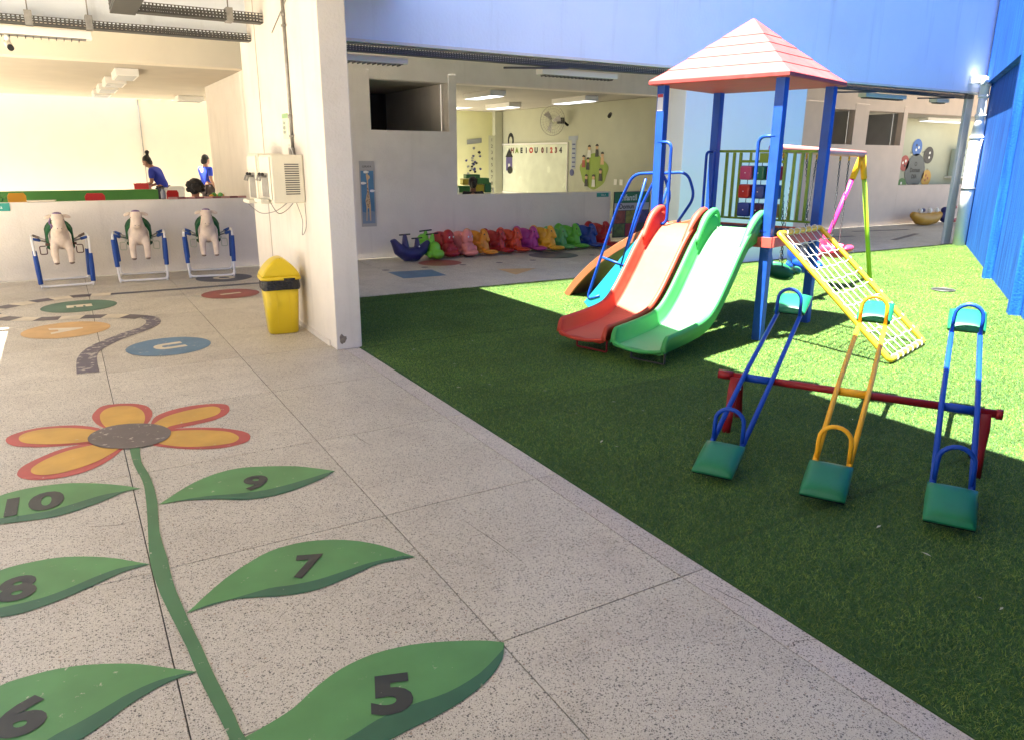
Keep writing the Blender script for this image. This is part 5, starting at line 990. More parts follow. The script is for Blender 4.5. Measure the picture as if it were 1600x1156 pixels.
ld = MB(); ld.loft([rrect(w1 + .035, d1 + .035, .06, .508), rrect(w1 + .04, d1 + .04, .06, .52), rrect(w1 + .03, d1 + .03, .06, .538)]); ld_o = ld.build('lid_rim', M_bin, bn)
dome = []
for k in range(9):
    t = k / 8; s = (1 - t ** 2.1); dome.append(rrect((w1 + .02) * (.14 + .86 * max(0, 1 - t ** 1.35) ** .8), (d1 + .02) * (.62 + .38 * max(0, 1 - t ** 2) ** .5), .025, .538 + .165 * t))
MB().loft(dome).build('lid', M_bin, bn)
fl_ = [(-.115, -.148, .575), (-.02, -.125, .685), (.02, -.12, .70), (.0, -.15, .63)]
MB().tube(crom([(-.155, -.10, .545), (-.13, -.135, .575), (-.07, -.138, .60), (-.01, -.118, .655), (.005, -.10, .70)], 5), .003, 5).build('lid_seam', M_black, bn)
MB().bb(.02, .12, -.166, -.160, .50, .525).build('clip', M_bag, bn)

# ------------------------------------------------------------------ toy horses on spring frames
def horse_meshes():
    body = [('e', (0, .12, .60), (.115, .25, .13)), ('e', (0, -.10, .60), (.105, .12, .14)), ('c', [(0, -.10, .64), (0, -.17, .74), (0, -.20, .80)], [.105, .082, .07]),
            ('c', [(0, -.19, .845), (0, -.245, .79), (0, -.285, .735)], [.076, .062, .052]), ('e', (0, -.16, .855), (.072, .08, .062))]
    for s in (-1, 1):
        body.append(('c', [(s * .065, -.14, .56), (s * .085, -.20, .46), (s * .082, -.235, .34)], [.055, .043, .036])); body.append(('c', [(s * .082, -.235, .34), (s * .080, -.26, .325)], [.036, .032]))
        body.append(('c', [(s * .07, .26, .52), (s * .09, .30, .42), (s * .09, .28, .34)], [.055, .04, .033]))
    return blob('body', body, .013, 5)
hm = horse_meshes(); hm.materials.append(M_plush)
def horse(x, y, rz, label, var):
    t = thing('toy_horse', label, 'toy horse', (x, y, .001), rz, 'toy horses on spring frames along the counter wall')
    o = link('body', hm, t)
    for s in (-1, 1):
        e = MB().sph((0, 0, 0), (.046, .012, .022), 10, 6, M=Matrix.Translation((s * .10, -.155, .868)) @ Matrix.Rotation(s * .35, 4, 'Y')); e.build('ear', M_plush, o)
        MB().sph((s * .06, -.235, .83), .008, 8, 6).build('eye', M_black, o); MB().sph((s * .081, -.262, .312), (.03, .03, .018), 10, 6).build('hoof', M_hoof, o)
        MB().sph((s * .022, -.332, .735), .006, 6, 4).build('nostril', M_hoof, o)
    MB().sph((0, -.19, .905), (.05, .045, .018), 12, 6).build('forelock', M_purple, o)
    if var == 0: MB().tube(crom([(-.075, -.19, .85), (-.095, -.21, .80), (-.075, -.22, .76), (-.09, -.23, .73)], 5), .010, 6).build('ribbon', M_purple, o)
    # saddle cloth
    sd = MB(); rings = []
    for k in range(15):
        a = -1.9 + 3.8 * k / 14; rx, rz_ = .150, .155
        x_, z_ = rx * sin(a), .60 + rz_ * cos(a)
        if abs(a) > 1.35: ex_ = (abs(a) - 1.35) * .33; x_ = (rx * .99) * (1 if a > 0 else -1); z_ = .60 + rz_ * cos(1.35) - ex_
        x0_, z0_ = x_ * .84, .60 + (z_ - .60) * (.86 if z_ > .60 else 1.0)
        rings.append([(x0_, -.02, z0_), (x_ * 1.02, .20, z_ + (.05 if z_ > .6 else 0)), (x_ * 1.06, .22, z_ + .06 if z_ > .6 else z_), (x0_ * 1.06, -.035, z0_ + .006)])
    sd.loft(rings, True).build('saddle', M_felt, t)
    for s in (-1, 1): MB().tube(rpath([(s * .17, 0, .50), (s * .235, .0, .50), (s * .235, 0, .40), (s * .16, 0, .40), (s * .16, 0, .48)], .02), .007, 6).build('stirrup', M_brownf if var == 0 else mat('web', (.5, .52, .42), .8), t)
    MB().bb(-.17, .17, -.022, .0, .505, .535).build('girth', M_brownf if var == 0 else mat('web', (.5, .52, .42), .8), t)
    # frame
    hx = .305
    for yy in (-.16, .46):
        f = MB().tube(rpath([(-hx, yy + (.05 if yy < 0 else -.05), .60), (-hx + .02, yy, .05), (-hx + .05, yy, .02), (hx - .05, yy, .02), (hx - .02, yy, .05), (hx, yy + (.05 if yy < 0 else -.05), .60)], .07), .0145, 10).build('frame_loop', M_pvc, t)
        for s in (-1, 1):
            if var: z0, z1 = .20, .55
            else: z0, z1 = .05, .40
            def q(z): k_ = (z - .05) / .55; return (s * (hx - .02 + .02 * k_), yy + (.05 if yy < 0 else -.05) * k_, z)
            MB().tube([q(z0), q(z0 + .01), q((z0 + z1) / 2), q(z1)], [.026, .029, .030, .026], 10).build('foam_sleeve', mat('foam_blue', (.008, .06, .30), .55), f)
            MB().tube([(s * (hx - .03), yy + (-.015 if yy < 0 else .015), .0), (s * (hx - .015), yy, .06)], .012, 8).build('rubber_foot', M_pvc, f)
    for s in (-1, 1):
        MB().tube([(s * hx, -.11, .60), (s * hx, .41, .60)], .0145, 10).build('side_rail', M_pvc, t)
        for yy in (-.10, .40):
            sp = MB(); A = Vector((s * (hx - .02), yy, .60)); Bq = Vector((s * .15, .02 if yy < 0 else .22, .55)); nT = 14
            MB().tube([A, A.lerp(Bq, .45)], [.018, .022] if var else [.016, .018], 8).build('spring_cover', mat('foam_blue', (.008, .06, .30), .55) if (yy < 0 or var) else M_hoof, t)
            MB().tube([A.lerp(Bq, .45), Bq], .010, 8).build('spring', M_steel, t)
horse(-.10, 10.98, radians(2), 'leftmost toy horse, purple ribbon hanging by its face, on spring frame', 0)
horse(.79, 11.0, radians(-5), 'middle toy horse between the other two, on blue padded frame', 1)
horse(1.64, 10.95, radians(-8), 'rightmost toy horse nearest the pillar, on blue padded frame', 2)

# ------------------------------------------------------------------ rocking toys
def rocker_horse():  # head bowed over a round foot plate
    p = [('e', (0, .12, .23), (.10, .20, .155)), ('e', (0, .24, .28), (.085, .09, .13)), ('c', [(0, -.06, .22), (0, -.10, .30), (0, -.09, .345)], [.075, .062, .056]),
         ('c', [(0, -.10, .350), (0, -.160, .265)], [.052, .033]), ('e', (0, -.168, .245), (.037, .032, .030)), ('e', (0, -.075, .392), (.026, .05, .03)),
         ('e', (0, -.215, .060), (.125, .135, .038)), ('e', (0, .10, .075), (.11, .24, .06)), ('c', [(0, -.09, .20), (0, -.12, .10)], [.070, .062])]
    for s in (-1, 1): p.append(('e', (s * .052, -.07, .385), (.014, .014, .028))); p.append(('e', (s * .07, -.02, .15), (.045, .10, .06)))
    return blob('body', p, .0085, 2)
def rocker_chubby():
    p = [('e', (0, .10, .20), (.125, .22, .17)), ('e', (0, -.08, .28), (.098, .085, .13)), ('e', (0, -.14, .25), (.06, .045, .04)), ('e', (0, -.10, .13), (.115, .09, .10)),
         ('e', (0, -.16, .065), (.13, .11, .05)), ('e', (0, .1, .07), (.12, .22, .06))]
    for s in (-1, 1): p.append(('e', (s * .075, -.17, .12), (.04, .035, .05))); p.append(('e', (s * .095, -.04, .34), (.025, .02, .03)))
    return blob('body', p, .0085, 2)
def rocker_whale():
    p = [('c', [(-.30, 0, .32), (-.22, 0, .20), (-.08, 0, .12), (.10, 0, .11), (.24, 0, .18), (.33, 0, .27)], [.055, .095, .115, .115, .085, .045]), ('e', (0, 0, .11), (.22, .10, .10)),
         ('c', [(-.09, 0, .18), (-.10, 0, .40)], [.07, .035]), ('c', [(.13, 0, .16), (.13, 0, .33)], [.06, .033]), ('e', (-.31, 0, .34), (.06, .05, .03))]
    return blob('body', p, .011, 3)
def rocker_croc():
    p = [('e', (0, .12, .17), (.11, .20, .13)), ('e', (-.04, .18, .30), (.08, .10, .08)), ('e', (0, -.08, .18), (.085, .10, .10)), ('e', (0, -.16, .09), (.095, .10, .075)), ('c', [(0, 0, .22), (0, -.02, .37)], [.055, .028]), ('c', [(0, .15, .26), (0, .16, .40)], [.05, .028])]
    for s in (-1, 1): p.append(('e', (s * .10, -.10, .09), (.045, .06, .06)))
    return blob('body', p, .0105, 3)
RM = dict(h=rocker_horse(), c=rocker_chubby(), w=rocker_whale(), k=rocker_croc())
def plastic(name, col): return mat('toy_' + name, col, .38, var=.05, coat=.15)
toys = [('w', 4.62, 10.98, 12, 'navy', (.022, .02, .11), 'dark blue two seat rocker with two black handles, leftmost in the row', 1.0),
        ('k', 5.02, 11.05, 10, 'lime', (.15, .50, .03), 'lime green rocker with black handle bars, second in the row', 1.05),
        ('c', 5.33, 11.22, 15, 'red', (.42, .015, .02), 'round red rocking toy with small face', 1.12),
        ('c', 5.67, 11.20, 15, 'salmon', (.75, .25, .22), 'salmon pink rocking toy with small face and black handle', 1.10),
        ('h', 5.98, 11.22, 28, 'amber', (.70, .27, .02), 'amber horse rocker beside the salmon toy', 1.05),
        ('h', 6.36, 11.30, 28, 'crimson', (.42, .02, .02), 'crimson horse rocker, first of the two red ones side by side', 1.0),
        ('h', 6.66, 11.27, 28, 'scarlet', (.62, .055, .015), 'orange red horse rocker left of the magenta one', 1.02),
        ('h', 7.00, 11.27, 28, 'magenta', (.40, .035, .24), 'magenta horse rocker in the middle of the row', 1.04),
        ('h', 7.30, 11.18, 28, 'yellow', (.72, .36, .015), 'yellow horse rocker right of the magenta one', 1.06),
        ('h', 7.60, 11.24, 26, 'mint', (.10, .38, .11), 'mint green horse rocker, darker body, right of the yellow one', .98),
        ('h', 7.88, 11.24, 26, 'green', (.10, .42, .03), 'bright green horse rocker left of the blue one', 1.08),
        ('h', 8.24, 11.22, 22, 'blue', (.01, .05, .30), 'royal blue horse rocker between green and red ones', 1.05),
        ('h', 8.55, 11.22, 24, 'ruby', (.36, .01, .015), 'deep red horse rocker at the right end of the row', 1.12)]
for k, x, y, rz, cn, col, lb, sc in toys:
    t = thing('rocking_toy', lb, 'rocking toy', (x, y, .001), radians(rz), 'rocking toys lined up against the classroom wall'); t.scale = (sc,) * 3
    m = plastic(cn, col); o = link('body', colored(RM[k], m), t)
    if k in 'hc':
        for s in (-1, 1):
            if k == 'h': MB().sph((s * .047, -.132, .335), (.010, .012, .013), 8, 6).build('eye', M_black, o)
            else:
                MB().sph((s * .038, -.158, .30), (.014, .012, .016), 8, 6).build('eye', M_pvc, o); MB().sph((s * .038, -.169, .299), (.006, .004, .008), 6, 5).build('pupil', M_black, o)
        hz = .355 if k == 'h' else .33
        MB().tube([(-.11, -.045, hz), (.11, -.045, hz)], .010, 8).build('handle', m if k == 'h' else M_black, o)
    if k == 'w':
        for xx, z in ((-.10, .425), (.13, .355)): MB().tube([(xx - .10, 0, z), (xx + .10, 0, z)], .011, 8).build('handle', M_black, o)
        MB().sph((.13, -.06, .23), .012, 8, 6).build('eye', M_pvc, o)
    if k == 'k':
        for yy, z in ((-.02, .385), (.16, .42)): MB().tube([(-.11, yy, z), (.11, yy, z + .01)], .011, 8).build('handle', M_black, o)
# two toys at the far right
yb = thing('rocking_boat', 'yellow rocking boat with white seat backs by the far right wall', 'rocking toy', (18.75, 11.15, .001), 0)
link('hull', colored(blob('hull', [('c', [(-.55, 0, .26), (-.3, 0, .17), (0, 0, .14), (.35, 0, .17), (.55, 0, .24)], [.09, .15, .16, .15, .09])], .018), mat('toy_mustard', (.42, .22, .02), .45)), yb)
for x in (-.28, .12, .42): MB().sph((x, 0, .36), (.035, .06, .07), 10, 8).build('seat_back', M_white, yb)
MB().tube([(-.15, .1, .36), (.02, .1, .36)], .05, 8).build('seat_pad', M_navy, yb)
dz = thing('toy_dinosaur', 'dark ride-on toy with curved coral neck beside the yellow boat', 'ride-on toy', (19.55, 11.1, .001), 0)
link('body', colored(blob('body', [('e', (0, 0, .2), (.24, .13, .17)), ('e', (-.1, 0, .36), (.12, .09, .08))], .018), M_navy), dz)
link('neck', colored(blob('neck', [('c', [(.05, 0, .25), (.16, 0, .38), (.20, 0, .48), (.34, 0, .42)], [.07, .055, .085, .05]), ('c', [(.1, 0, .12), (.4, 0, .08), (.6, 0, .12)], [.06, .05, .03])], .018), mat('toy_coral', (.40, .08, .07), .5)), dz)

# ------------------------------------------------------------------ wall pictures and signs
gp = thing('growth_chart', 'tall blue giraffe growth chart on the white wall right of the pillar', 'poster', (4.195, 11.638, 1.02))
MB().bb(-.125, .125, -.004, 0, -.51, .51).build('board', mat('chart_frame', (.40, .38, .35), .5), gp)
Wg = wallM(0, -.0050, 0, '-y')
MB().poly([(-.105, -.46), (.105, -.46), (.105, .36), (-.105, .36)], 0, M=Wg).build('picture', mat('chart_blue', (.08, .20, .34), .5, var=.2), gp)
gq = wallM(0, -.0058, 0, '-y'); gr_ = wallM(0, -.0064, 0, '-y')
MB().poly([(-.105, -.46), (.105, -.46), (.105, -.28), (.03, -.26), (-.04, -.29), (-.105, -.27)], 0, M=gq).build('hill', mat('chart_hill', (.20, .26, .34), .5), gp)
for cx0, cy0 in ((-.07, .17), (.075, .05), (-.02, .34)): MB().poly([(cx0 + .045 * cos(a) * (1 + .2 * cos(3 * a)), cy0 + .02 * sin(a)) for a in [2 * pi * k / 16 for k in range(16)]], 0, M=gq).build('cloud', M_white, gp)
gir = [(-.035, -.20), (-.045, -.42), (-.03, -.42), (-.015, -.22), (.01, -.22), (.02, -.42), (.036, -.42), (.04, -.18), (.03, -.06), (.012, .10), (.012, .22), (.045, .25), (.04, .28), (.012, .30), (.008, .34), (-.002, .30), (-.018, .33), (-.02, .28), (-.008, .20), (-.014, .02), (-.045, -.10)]
MB().poly(gir, 0, M=gr_).build('giraffe', mat('giraffe', (.60, .42, .24), .6), gp)
gs = MB(); rnd = random.Random(9)
for i in range(26):
    y0 = rnd.uniform(-.2, .2); hw_ = .028 if y0 < -.05 else .008; x0 = rnd.uniform(-hw_, hw_)
    gs.poly([(x0 + .008 * cos(a), y0 + .009 * sin(a)) for a in [2 * pi * k / 5 + i for k in range(5)]], 0, M=wallM(0, -.0068, 0, '-y'))
gs.build('giraffe_spots', mat('spots', (.25, .12, .05), .6), gp)
text('lettering', 'GIRAFA', .045, M_letter, gp, wallM(0, -.0058, .425, '-y'))
sg = thing('sign_board', 'tall printed board with green band reading infantil, behind the tower rails', 'sign', (9.55, 11.60, .10))
MB().bb(-.44, .46, -.01, 0, 0, .87).build('board', mat('sign_dark', (.03, .03, .035), .5), sg)
MB().bb(-.42, .44, -.013, -.0105, .66, .86).build('green_band', mat('sign_green', (.02, .14, .05), .5), sg); MB().bb(-.42, .44, -.013, -.0105, .52, .655).build('white_band', mat('sign_w', (.42, .42, .42), .5), sg)
text('lettering', 'Infantil', .155, mat('sign_text', (.6, .65, .58), .5), sg, wallM(-.08, -.0140, .76, '-y'), bold=.004)
text('lettering', 'Domun', .12, M_letter, sg, wallM(-.12, -.0140, .59, '-y'), bold=.003)
for i, c in enumerate(((.25, .06, .03), (.22, .20, .02), (.06, .04, .16), (.10, .14, .03), (.3, .02, .03))):
    MB().bb(-.42 + (i % 3) * .29, -.15 + (i % 3) * .29, -.013, -.0105, .27 - .25 * (i // 3), .51 - .25 * (i // 3)).build('picture_tile', mat('tile%d' % i, c, .5, var=.4, vscale=12), sg)
ss2 = tag(MB().bb(8.74, 9.02, 11.642, 11.6485, .88, .955).build('small_sign', mat('teal_sign', (.03, .30, .24), .5)), 'small teal sign at the wall end beside the infantil board', 'sign')
text('lettering', 'SALA', .05, M_white, ss2, wallM(8.90, 11.641, .917, '-y'))
ss3 = tag(MB().bb(-.86, -.605, 11.640, 11.6485, .90, 1.0).build('small_sign', mat('teal_sign', (.03, .30, .24), .5)), 'small teal sign on the counter wall at the left edge', 'sign')
text('lettering', 'Sala', .06, M_white, ss3, wallM(-.73, 11.639, .95, '-y'))
# plaque seen through the swing
pq = thing('poster', 'narrow blue and brown poster seen between the swing chains', 'poster', (14.0, 11.64, 1.0))
MB().bb(-.17, .17, -.006, 0, -.5, .5).build('board', mat('pq', (.16, .15, .14), .6), pq); MB().bb(-.14, .14, -.008, -.0062, .12, .42).build('picture', mat('pq_b', (.08, .13, .25), .6, var=.4, vscale=15), pq); MB().bb(-.14, .14, -.008, -.0062, -.30, .10).build('picture', mat('pq_o', (.24, .17, .08), .6, var=.4, vscale=15), pq)
# sticker wheel on the far right classroom wall
wh = thing('sticker_wheel', 'ring of coloured round stickers around a large grey disc on the far right wall', 'wall stickers', (22.55, 13.99, 1.27))
def dsk(nm, x, z, r, m, off=.004, sq_=1.0): return MB().poly([(x + r * cos(a) * sq_, z + r * sin(a)) for a in [2 * pi * k / 28 for k in range(28)]], 0, M=wallM(0, -off, 0, '-y')).build(nm, m, wh)
k_ = 1.05
dsk('centre_disc', 0, 0, .50, mat('st_grey', (.085, .10, .10), .5))
for i, (x, z, r, c) in enumerate(((-.05, .68, .25, (.02, .12, .42)), (.60, .46, .25, (.02, .015, .012)), (.64, -.22, .25, (.60, .32, .03)), (-.58, .22, .23, (.35, .03, .02)), (-.58, -.44, .23, (.05, .18, .03)), (.05, -.62, .24, (.12, .14, .18)))):
    dsk('sticker', x, z, r, mat('st%d' % i, c, .5)); 
    for j in range(3): dsk('sticker_motif', x + .08 * cos(j * 2.1 + i), z + .08 * sin(j * 2.1 + i), .04, (M_white, M_letter, M_white)[j] if i not in (2,) else mat('st_r', (.4, .08, .02), .5), .006)
for s, z, q in (('O', .20, .16), ('Domun', .02, .17), ('DIA', -.17, .16)): text('lettering', s, q, M_letter, wh, wallM(0, -.0062, z, '-y'), bold=.008)
for i in range(6): a = radians(62 - 60 * i); text('lettering', 'IO', .08, M_letter, wh, wallM(.02 + .62 * cos(a), -.0045, .02 + .6 * sin(a), '-y'))
ct = thing('wall_cabinet', 'pale mint wall unit at the far right of the classroom', 'cabinet', (24.75, 13.9, 1.1))
MB().bb(-.42, .55, -.2, .08, 0, .82).build('cabinet', mat('mint', (.45, .52, .46), .5), ct, bevel=.01); MB().bb(-.6, .6, -.25, .08, -.06, -.005).build('shelf', M_white, ct); MB().bb(-.3, -.15, -.21, -.203, .6, .66).build('display', M_letter, ct); MB().bb(-.06, .4, -.206, -.201, .1, .7).build('window', M_glass, ct)
tag(MB().bb(23.6, 26, 13.3, 13.9, .62, .86).build('bench', M_stain), 'dark counter edge under the mint wall unit', 'bench')
# whiteboard, letters, fan, posters on X = 10.4
wbd = thing('whiteboard', 'large whiteboard with letters A E I O U and numbers 0 to 4', 'whiteboard', (10.398, 16.55, 1.31))
MB().bb(-.012, 0, -1.5, 1.55, -.60, .59).build('board', mat('board', (.66, .70, .56), .25, var=.08, dirt=.15, dscale=2), wbd)
MB().bb(-.03, -.001, -1.53, 1.58, .595, .635).build('frame', M_white, wbd); MB().bb(-.03, -.001, -1.53, 1.58, -.64, -.605).build('frame', M_white, wbd); MB().bb(-.03, -.001, -1.53, -1.503, -.604, .594).build('frame', M_white, wbd)
cl = [(.12, .02, .02), (.15, .25, .02), (.02, .02, .03), (.02, .02, .03), (.4, .03, .02), (.02, .02, .03)]
for i, s in enumerate('HAEIOU'): text('letter', s, .17, mat('lt%d' % i, cl[i], .5), wbd, wallM(-.014, 1.05 - i * .235, .46, '-x'), bold=.012, xs=1.25)
for i, s in enumerate('01234'): text('letter', s, .17, mat('lt%d' % ((i * 2) % 6), cl[(i * 2) % 6], .5), wbd, wallM(-.014, -.42 - i * .20, .46, '-x'), bold=.012, xs=1.2)
def cut(name, label, y, z, shapes, cat='wall sticker'):
    t = thing(name, label, cat, (10.398, y, z)); off = .003
    for nm, pts_, m in shapes: off += .0007; MB().poly([(-q[0], q[1]) for q in pts_][::-1], 0, M=Matrix.Translation((-off, 0, 0)) @ Matrix(((0, 0, -1), (1, 0, 0), (0, 1, 0))).to_4x4()).build(nm, m, t)
    return t
def el(x, y, rx, ry, n=14): return [(x + rx * cos(2 * pi * k / n), y + ry * sin(2 * pi * k / n)) for k in range(n)]
Mg_, Mb_, Ms_, Mw_ = mat('stk_green', (.20, .30, .02), .5), M_letter, mat('stk_skin', (.55, .34, .18), .5), mat('stk_white', (.6, .6, .55), .5)
sh = [('hill', [(.62 * cos(a) * (1 + .08 * sin(5 * a)), -.12 + .44 * sin(a) * (1 + .08 * cos(4 * a))) for a in [2 * pi * k / 40 for k in range(40)]], Mg_)]
for i, (x, y) in enumerate(((-.36, .22), (-.12, .42), (.22, .40), (.26, .08), (.46, .14), (-.32, -.20), (-.02, -.36), (.30, -.36))):
    x = -x
    sh += [('body', [(x - .08, y - .16), (x + .08, y - .16), (x + .06, y + .03), (x - .06, y + .03)], (Ms_, Mb_, Mw_, Mb_, mat('stk_red', (.35, .05, .03), .5), Mb_, Mw_, Mb_)[i]), ('face', el(x, y + .09, .06, .06), Ms_), ('hair', [(x + .07 * cos(a), y + .11 + .06 * sin(a)) for a in [pi * k / 10 for k in range(11)]], Mb_)]
cut('wall_sticker', 'green hill sticker with a circle of small children, right of the whiteboard', 14.0, 1.40, sh).scale = (1, .84, .84)
sh = [('sheet', [(-.09, -.32), (.09, -.32), (.09, .35), (-.09, .35)], mat('sheet_blue', (.32, .36, .42), .5))] + [('line', [(-.06, -.28 + k * .1), (.06, -.28 + k * .1), (.06, -.25 + k * .1), (-.06, -.25 + k * .1)], mat('ink_blue', (.06, .07, .2), .5)) for k in range(6)] + [('tip', el(-.05, -.40, .09, .08), mat('ink_blue', (.06, .07, .2), .5)), ('banner', [(-.22, .33), (.16, .33), (.16, .42), (-.22, .42)], mat('sheet_blue', (.32, .36, .42), .5))]
cut('paper_strip', 'pale blue paper strip between the whiteboard and the green sticker', 14.80, 1.66, sh)
sh = [('roof', [(-.2, .05), (.2, .05), (0, .28)], Mb_), ('house', [(-.16, -.30), (.16, -.30), (.16, .05), (-.16, .05)], mat('ink_violet', (.12, .1, .25), .5)), ('door', [(-.05, -.30), (.05, -.30), (.05, -.12), (-.05, -.12)], Mw_), ('head', el(.05, -.28, .14, .10), Mb_)]
cut('wall_sticker', 'small violet house drawing on the left end of the whiteboard', 17.75, 1.55, [(a, b, m) for a, b, m in sh]).location.x = 10.38
sh = [('ring', el(0, 0, .16, .20), Mb_), ('inside', el(0, -.02, .08, .12), M_olive)]
cut('wall_sticker', 'black round letter above the left corner of the whiteboard', 17.7, 2.02, sh)
lb_ = thing('paper_strip', 'tall number strip on the pilaster left of the whiteboard', 'poster', (10.155, 18.2, 1.4))
MB().bb(-.2, 0, -.082, -.081, -.75, .75).build('sheet', mat('strip', (.6, .62, .45), .5), lb_)
for i in range(9): text('lettering', str(i + 1), .12, M_letter, lb_, wallM(-.1, -.083, .64 - i * .16, '-y'))
ro = thing('wall_sticker', 'grey and black round drawing on the yellow wall above the shelf', 'wall sticker', (9.75, 18.59, 1.42))
rnd = random.Random(6)
for i in range(26):
    a = rnd.uniform(0, 2 * pi); r = rnd.uniform(0, 1); MB().poly([(r * .26 * cos(a) + .045 * cos(q + i), r * .42 * sin(a) + .05 * sin(q + i) * rnd.uniform(.4, 1)) for q in (0, 1.3, 2.4, 3.9, 5)], 0, M=wallM(0, -.002 - .0004 * i, 0, '-y')).build('scribble', (M_letter, mat('ink_blue', (.06, .07, .2), .5), mat('st_g', (.3, .32, .3), .5))[i % 3], ro)
MB().poly([(-.2, .5), (.25, .55), (.25, .68), (-.2, .62)], 0, M=wallM(0, -.002, 0, '-y')).build('banner', mat('st_g', (.3, .32, .3), .5), ro)
for y in (13.2, 13.0): tag(MB().bb(10.39, 10.399, y - .05, y + .05, 1.03, 1.15).build('wall_socket', M_white), 'left white wall socket beside the green sticker' if y > 13.1 else 'right white wall socket beside the green sticker', 'socket')
fn = thing('wall_fan', 'round wall fan with wire guard above the whiteboard', 'fan', (10.38, 15.05, 2.42))
MB().tube([(0, 0, -.1), (-.12, 0, -.02)], .03, 8).build('bracket', M_black, fn)
MB().tube([(-.10, .0, 0), (-.26, .06, 0)], .07, 12).build('motor', M_stain, fn)
FM = Matrix.Translation((-.34, .14, 0)) @ Matrix.Rotation(radians(25), 4, 'Z') @ Matrix.Rotation(radians(90), 4, 'Y')
g_ = MB()
for r in (.33, .27, .2, .12): g_.tube([FM @ Vector((r * cos(a), r * sin(a), .05 * (1 - (r / .33) ** 2))) for a in [2 * pi * k / 32 for k in range(32)]], .006 if r > .3 else .003, 5, closed=True)
for k in range(30): a = 2 * pi * k / 30; g_.tube([FM @ Vector((.04 * cos(a), .04 * sin(a), .05)), FM @ Vector((.2 * cos(a), .2 * sin(a), .03)), FM @ Vector((.33 * cos(a), .33 * sin(a), 0))], .0025, 4)
g_.build('guard', M_steel, fn)
for k in range(3):
    a = 2 * pi * k / 3; MB().add([FM @ Vector(p) for p in [(.03 * cos(a), .03 * sin(a), -.03), (.26 * cos(a), .26 * sin(a), -.04), (.24 * cos(a + .6), .24 * sin(a + .6), -.01), (.05 * cos(a + 1), .05 * sin(a + 1), -.01)]], [(0, 1, 2, 3)]).build('blade', M_steel, fn)
# shelf of books + person's dark head in the whiteboard room
bs = thing('book_shelf', 'wire trolley stacked with green and yellow book boxes', 'shelf', (7.35, 14.0, 0), radians(-18))
for s in (-1, 1):
    for d in (-1, 1): MB().tube([(s * .36, d * .22, 0), (s * .36, d * .22, 1.0)], .012, 6).build('upright', M_white, bs)
for z in (.35, .62, .86): MB().bb(-.36, .36, -.22, .22, z, z + .015).build('rack', M_white, bs)
for i, (x, z, w_, h, c) in enumerate(((-.22, .88, .26, .13, (.05, .20, .04)), (.06, .88, .26, .16, (.45, .38, .02)), (.27, .88, .14, .20, (.03, .17, .08)), (-.12, 1.04, .3, .12, (.42, .36, .03)), (.16, 1.06, .26, .12, (.06, .22, .05)), (-.05, 1.17, .3, .08, (.04, .16, .05)), (-.1, .64, .5, .18, (.35, .20, .04)), (.2, .64, .2, .2, (.3, .16, .03)))):
    o = tag(MB().box((0, 0, h / 2), (w_ - .01, .34 - .02 * (i % 3), h), rz=.02 * (i - 3)).build('book_box', mat('bk%d' % i, c, .5), bevel=.01), ['dark green box at the left of the trolley top', 'yellow box in the middle of the trolley top', 'deep green box at the right of the trolley top', 'yellow box in the second layer of the trolley', 'green box in the second layer, on the right', 'green box on the very top of the trolley stack', 'wide brown box on the trolley middle rack', 'small brown box on the trolley middle rack'][i], 'box')
    v = Matrix.Rotation(radians(-18), 4, 'Z') @ Vector((x, 0, z)); o.location = (7.35 + v.x, 14.0 + v.y, v.z + (.0152 if i < 3 or i > 5 else .006)); o.rotation_euler = (0, 0, radians(-18))
# ------------------------------------------------------------------ people
def skin_mesh(chains, root=0, sub=1):
    """chains: (verts dict name->(pos,radius), edges) grown with a Skin modifier"""
    V, E = chains; names = list(V); idx = {n: i for i, n in enumerate(names)}
    me = bpy.data.meshes.new('sk'); me.from_pydata([V[n][0] for n in names], [(idx[a], idx[b]) for a, b in E], [])
    o = bpy.data.objects.new('sk', me); C.objects.link(o)
    sm = o.modifiers.new('s', 'SKIN'); sm.use_smooth_shade = True; sm.use_x_symmetry = False
    lay = me.skin_vertices[0].data
    for n in names: r = V[n][1]; r = r if isinstance(r, tuple) else (r, r); lay[idx[n]].radius = r; lay[idx[n]].use_root = False
    lay[root].use_root = True
    ss_ = o.modifiers.new('d', 'SUBSURF'); ss_.levels = sub; ss_.render_levels = sub
    dg = bpy.context.evaluated_depsgraph_get(); out = bpy.data.meshes.new_from_object(o.evaluated_get(dg)); bpy.data.objects.remove(o)
    out.polygons.foreach_set('use_smooth', [True] * len(out.polygons)); return out
def join_meshes(name, ms, m):
    bm = bmesh.new()
    for k in ms: bm.from_mesh(k)
    out = bpy.data.meshes.new(name); bm.to_mesh(out); bm.free(); out.materials.append(m)
    out.polygons.foreach_set('use_smooth', [True] * len(out.polygons)); return out
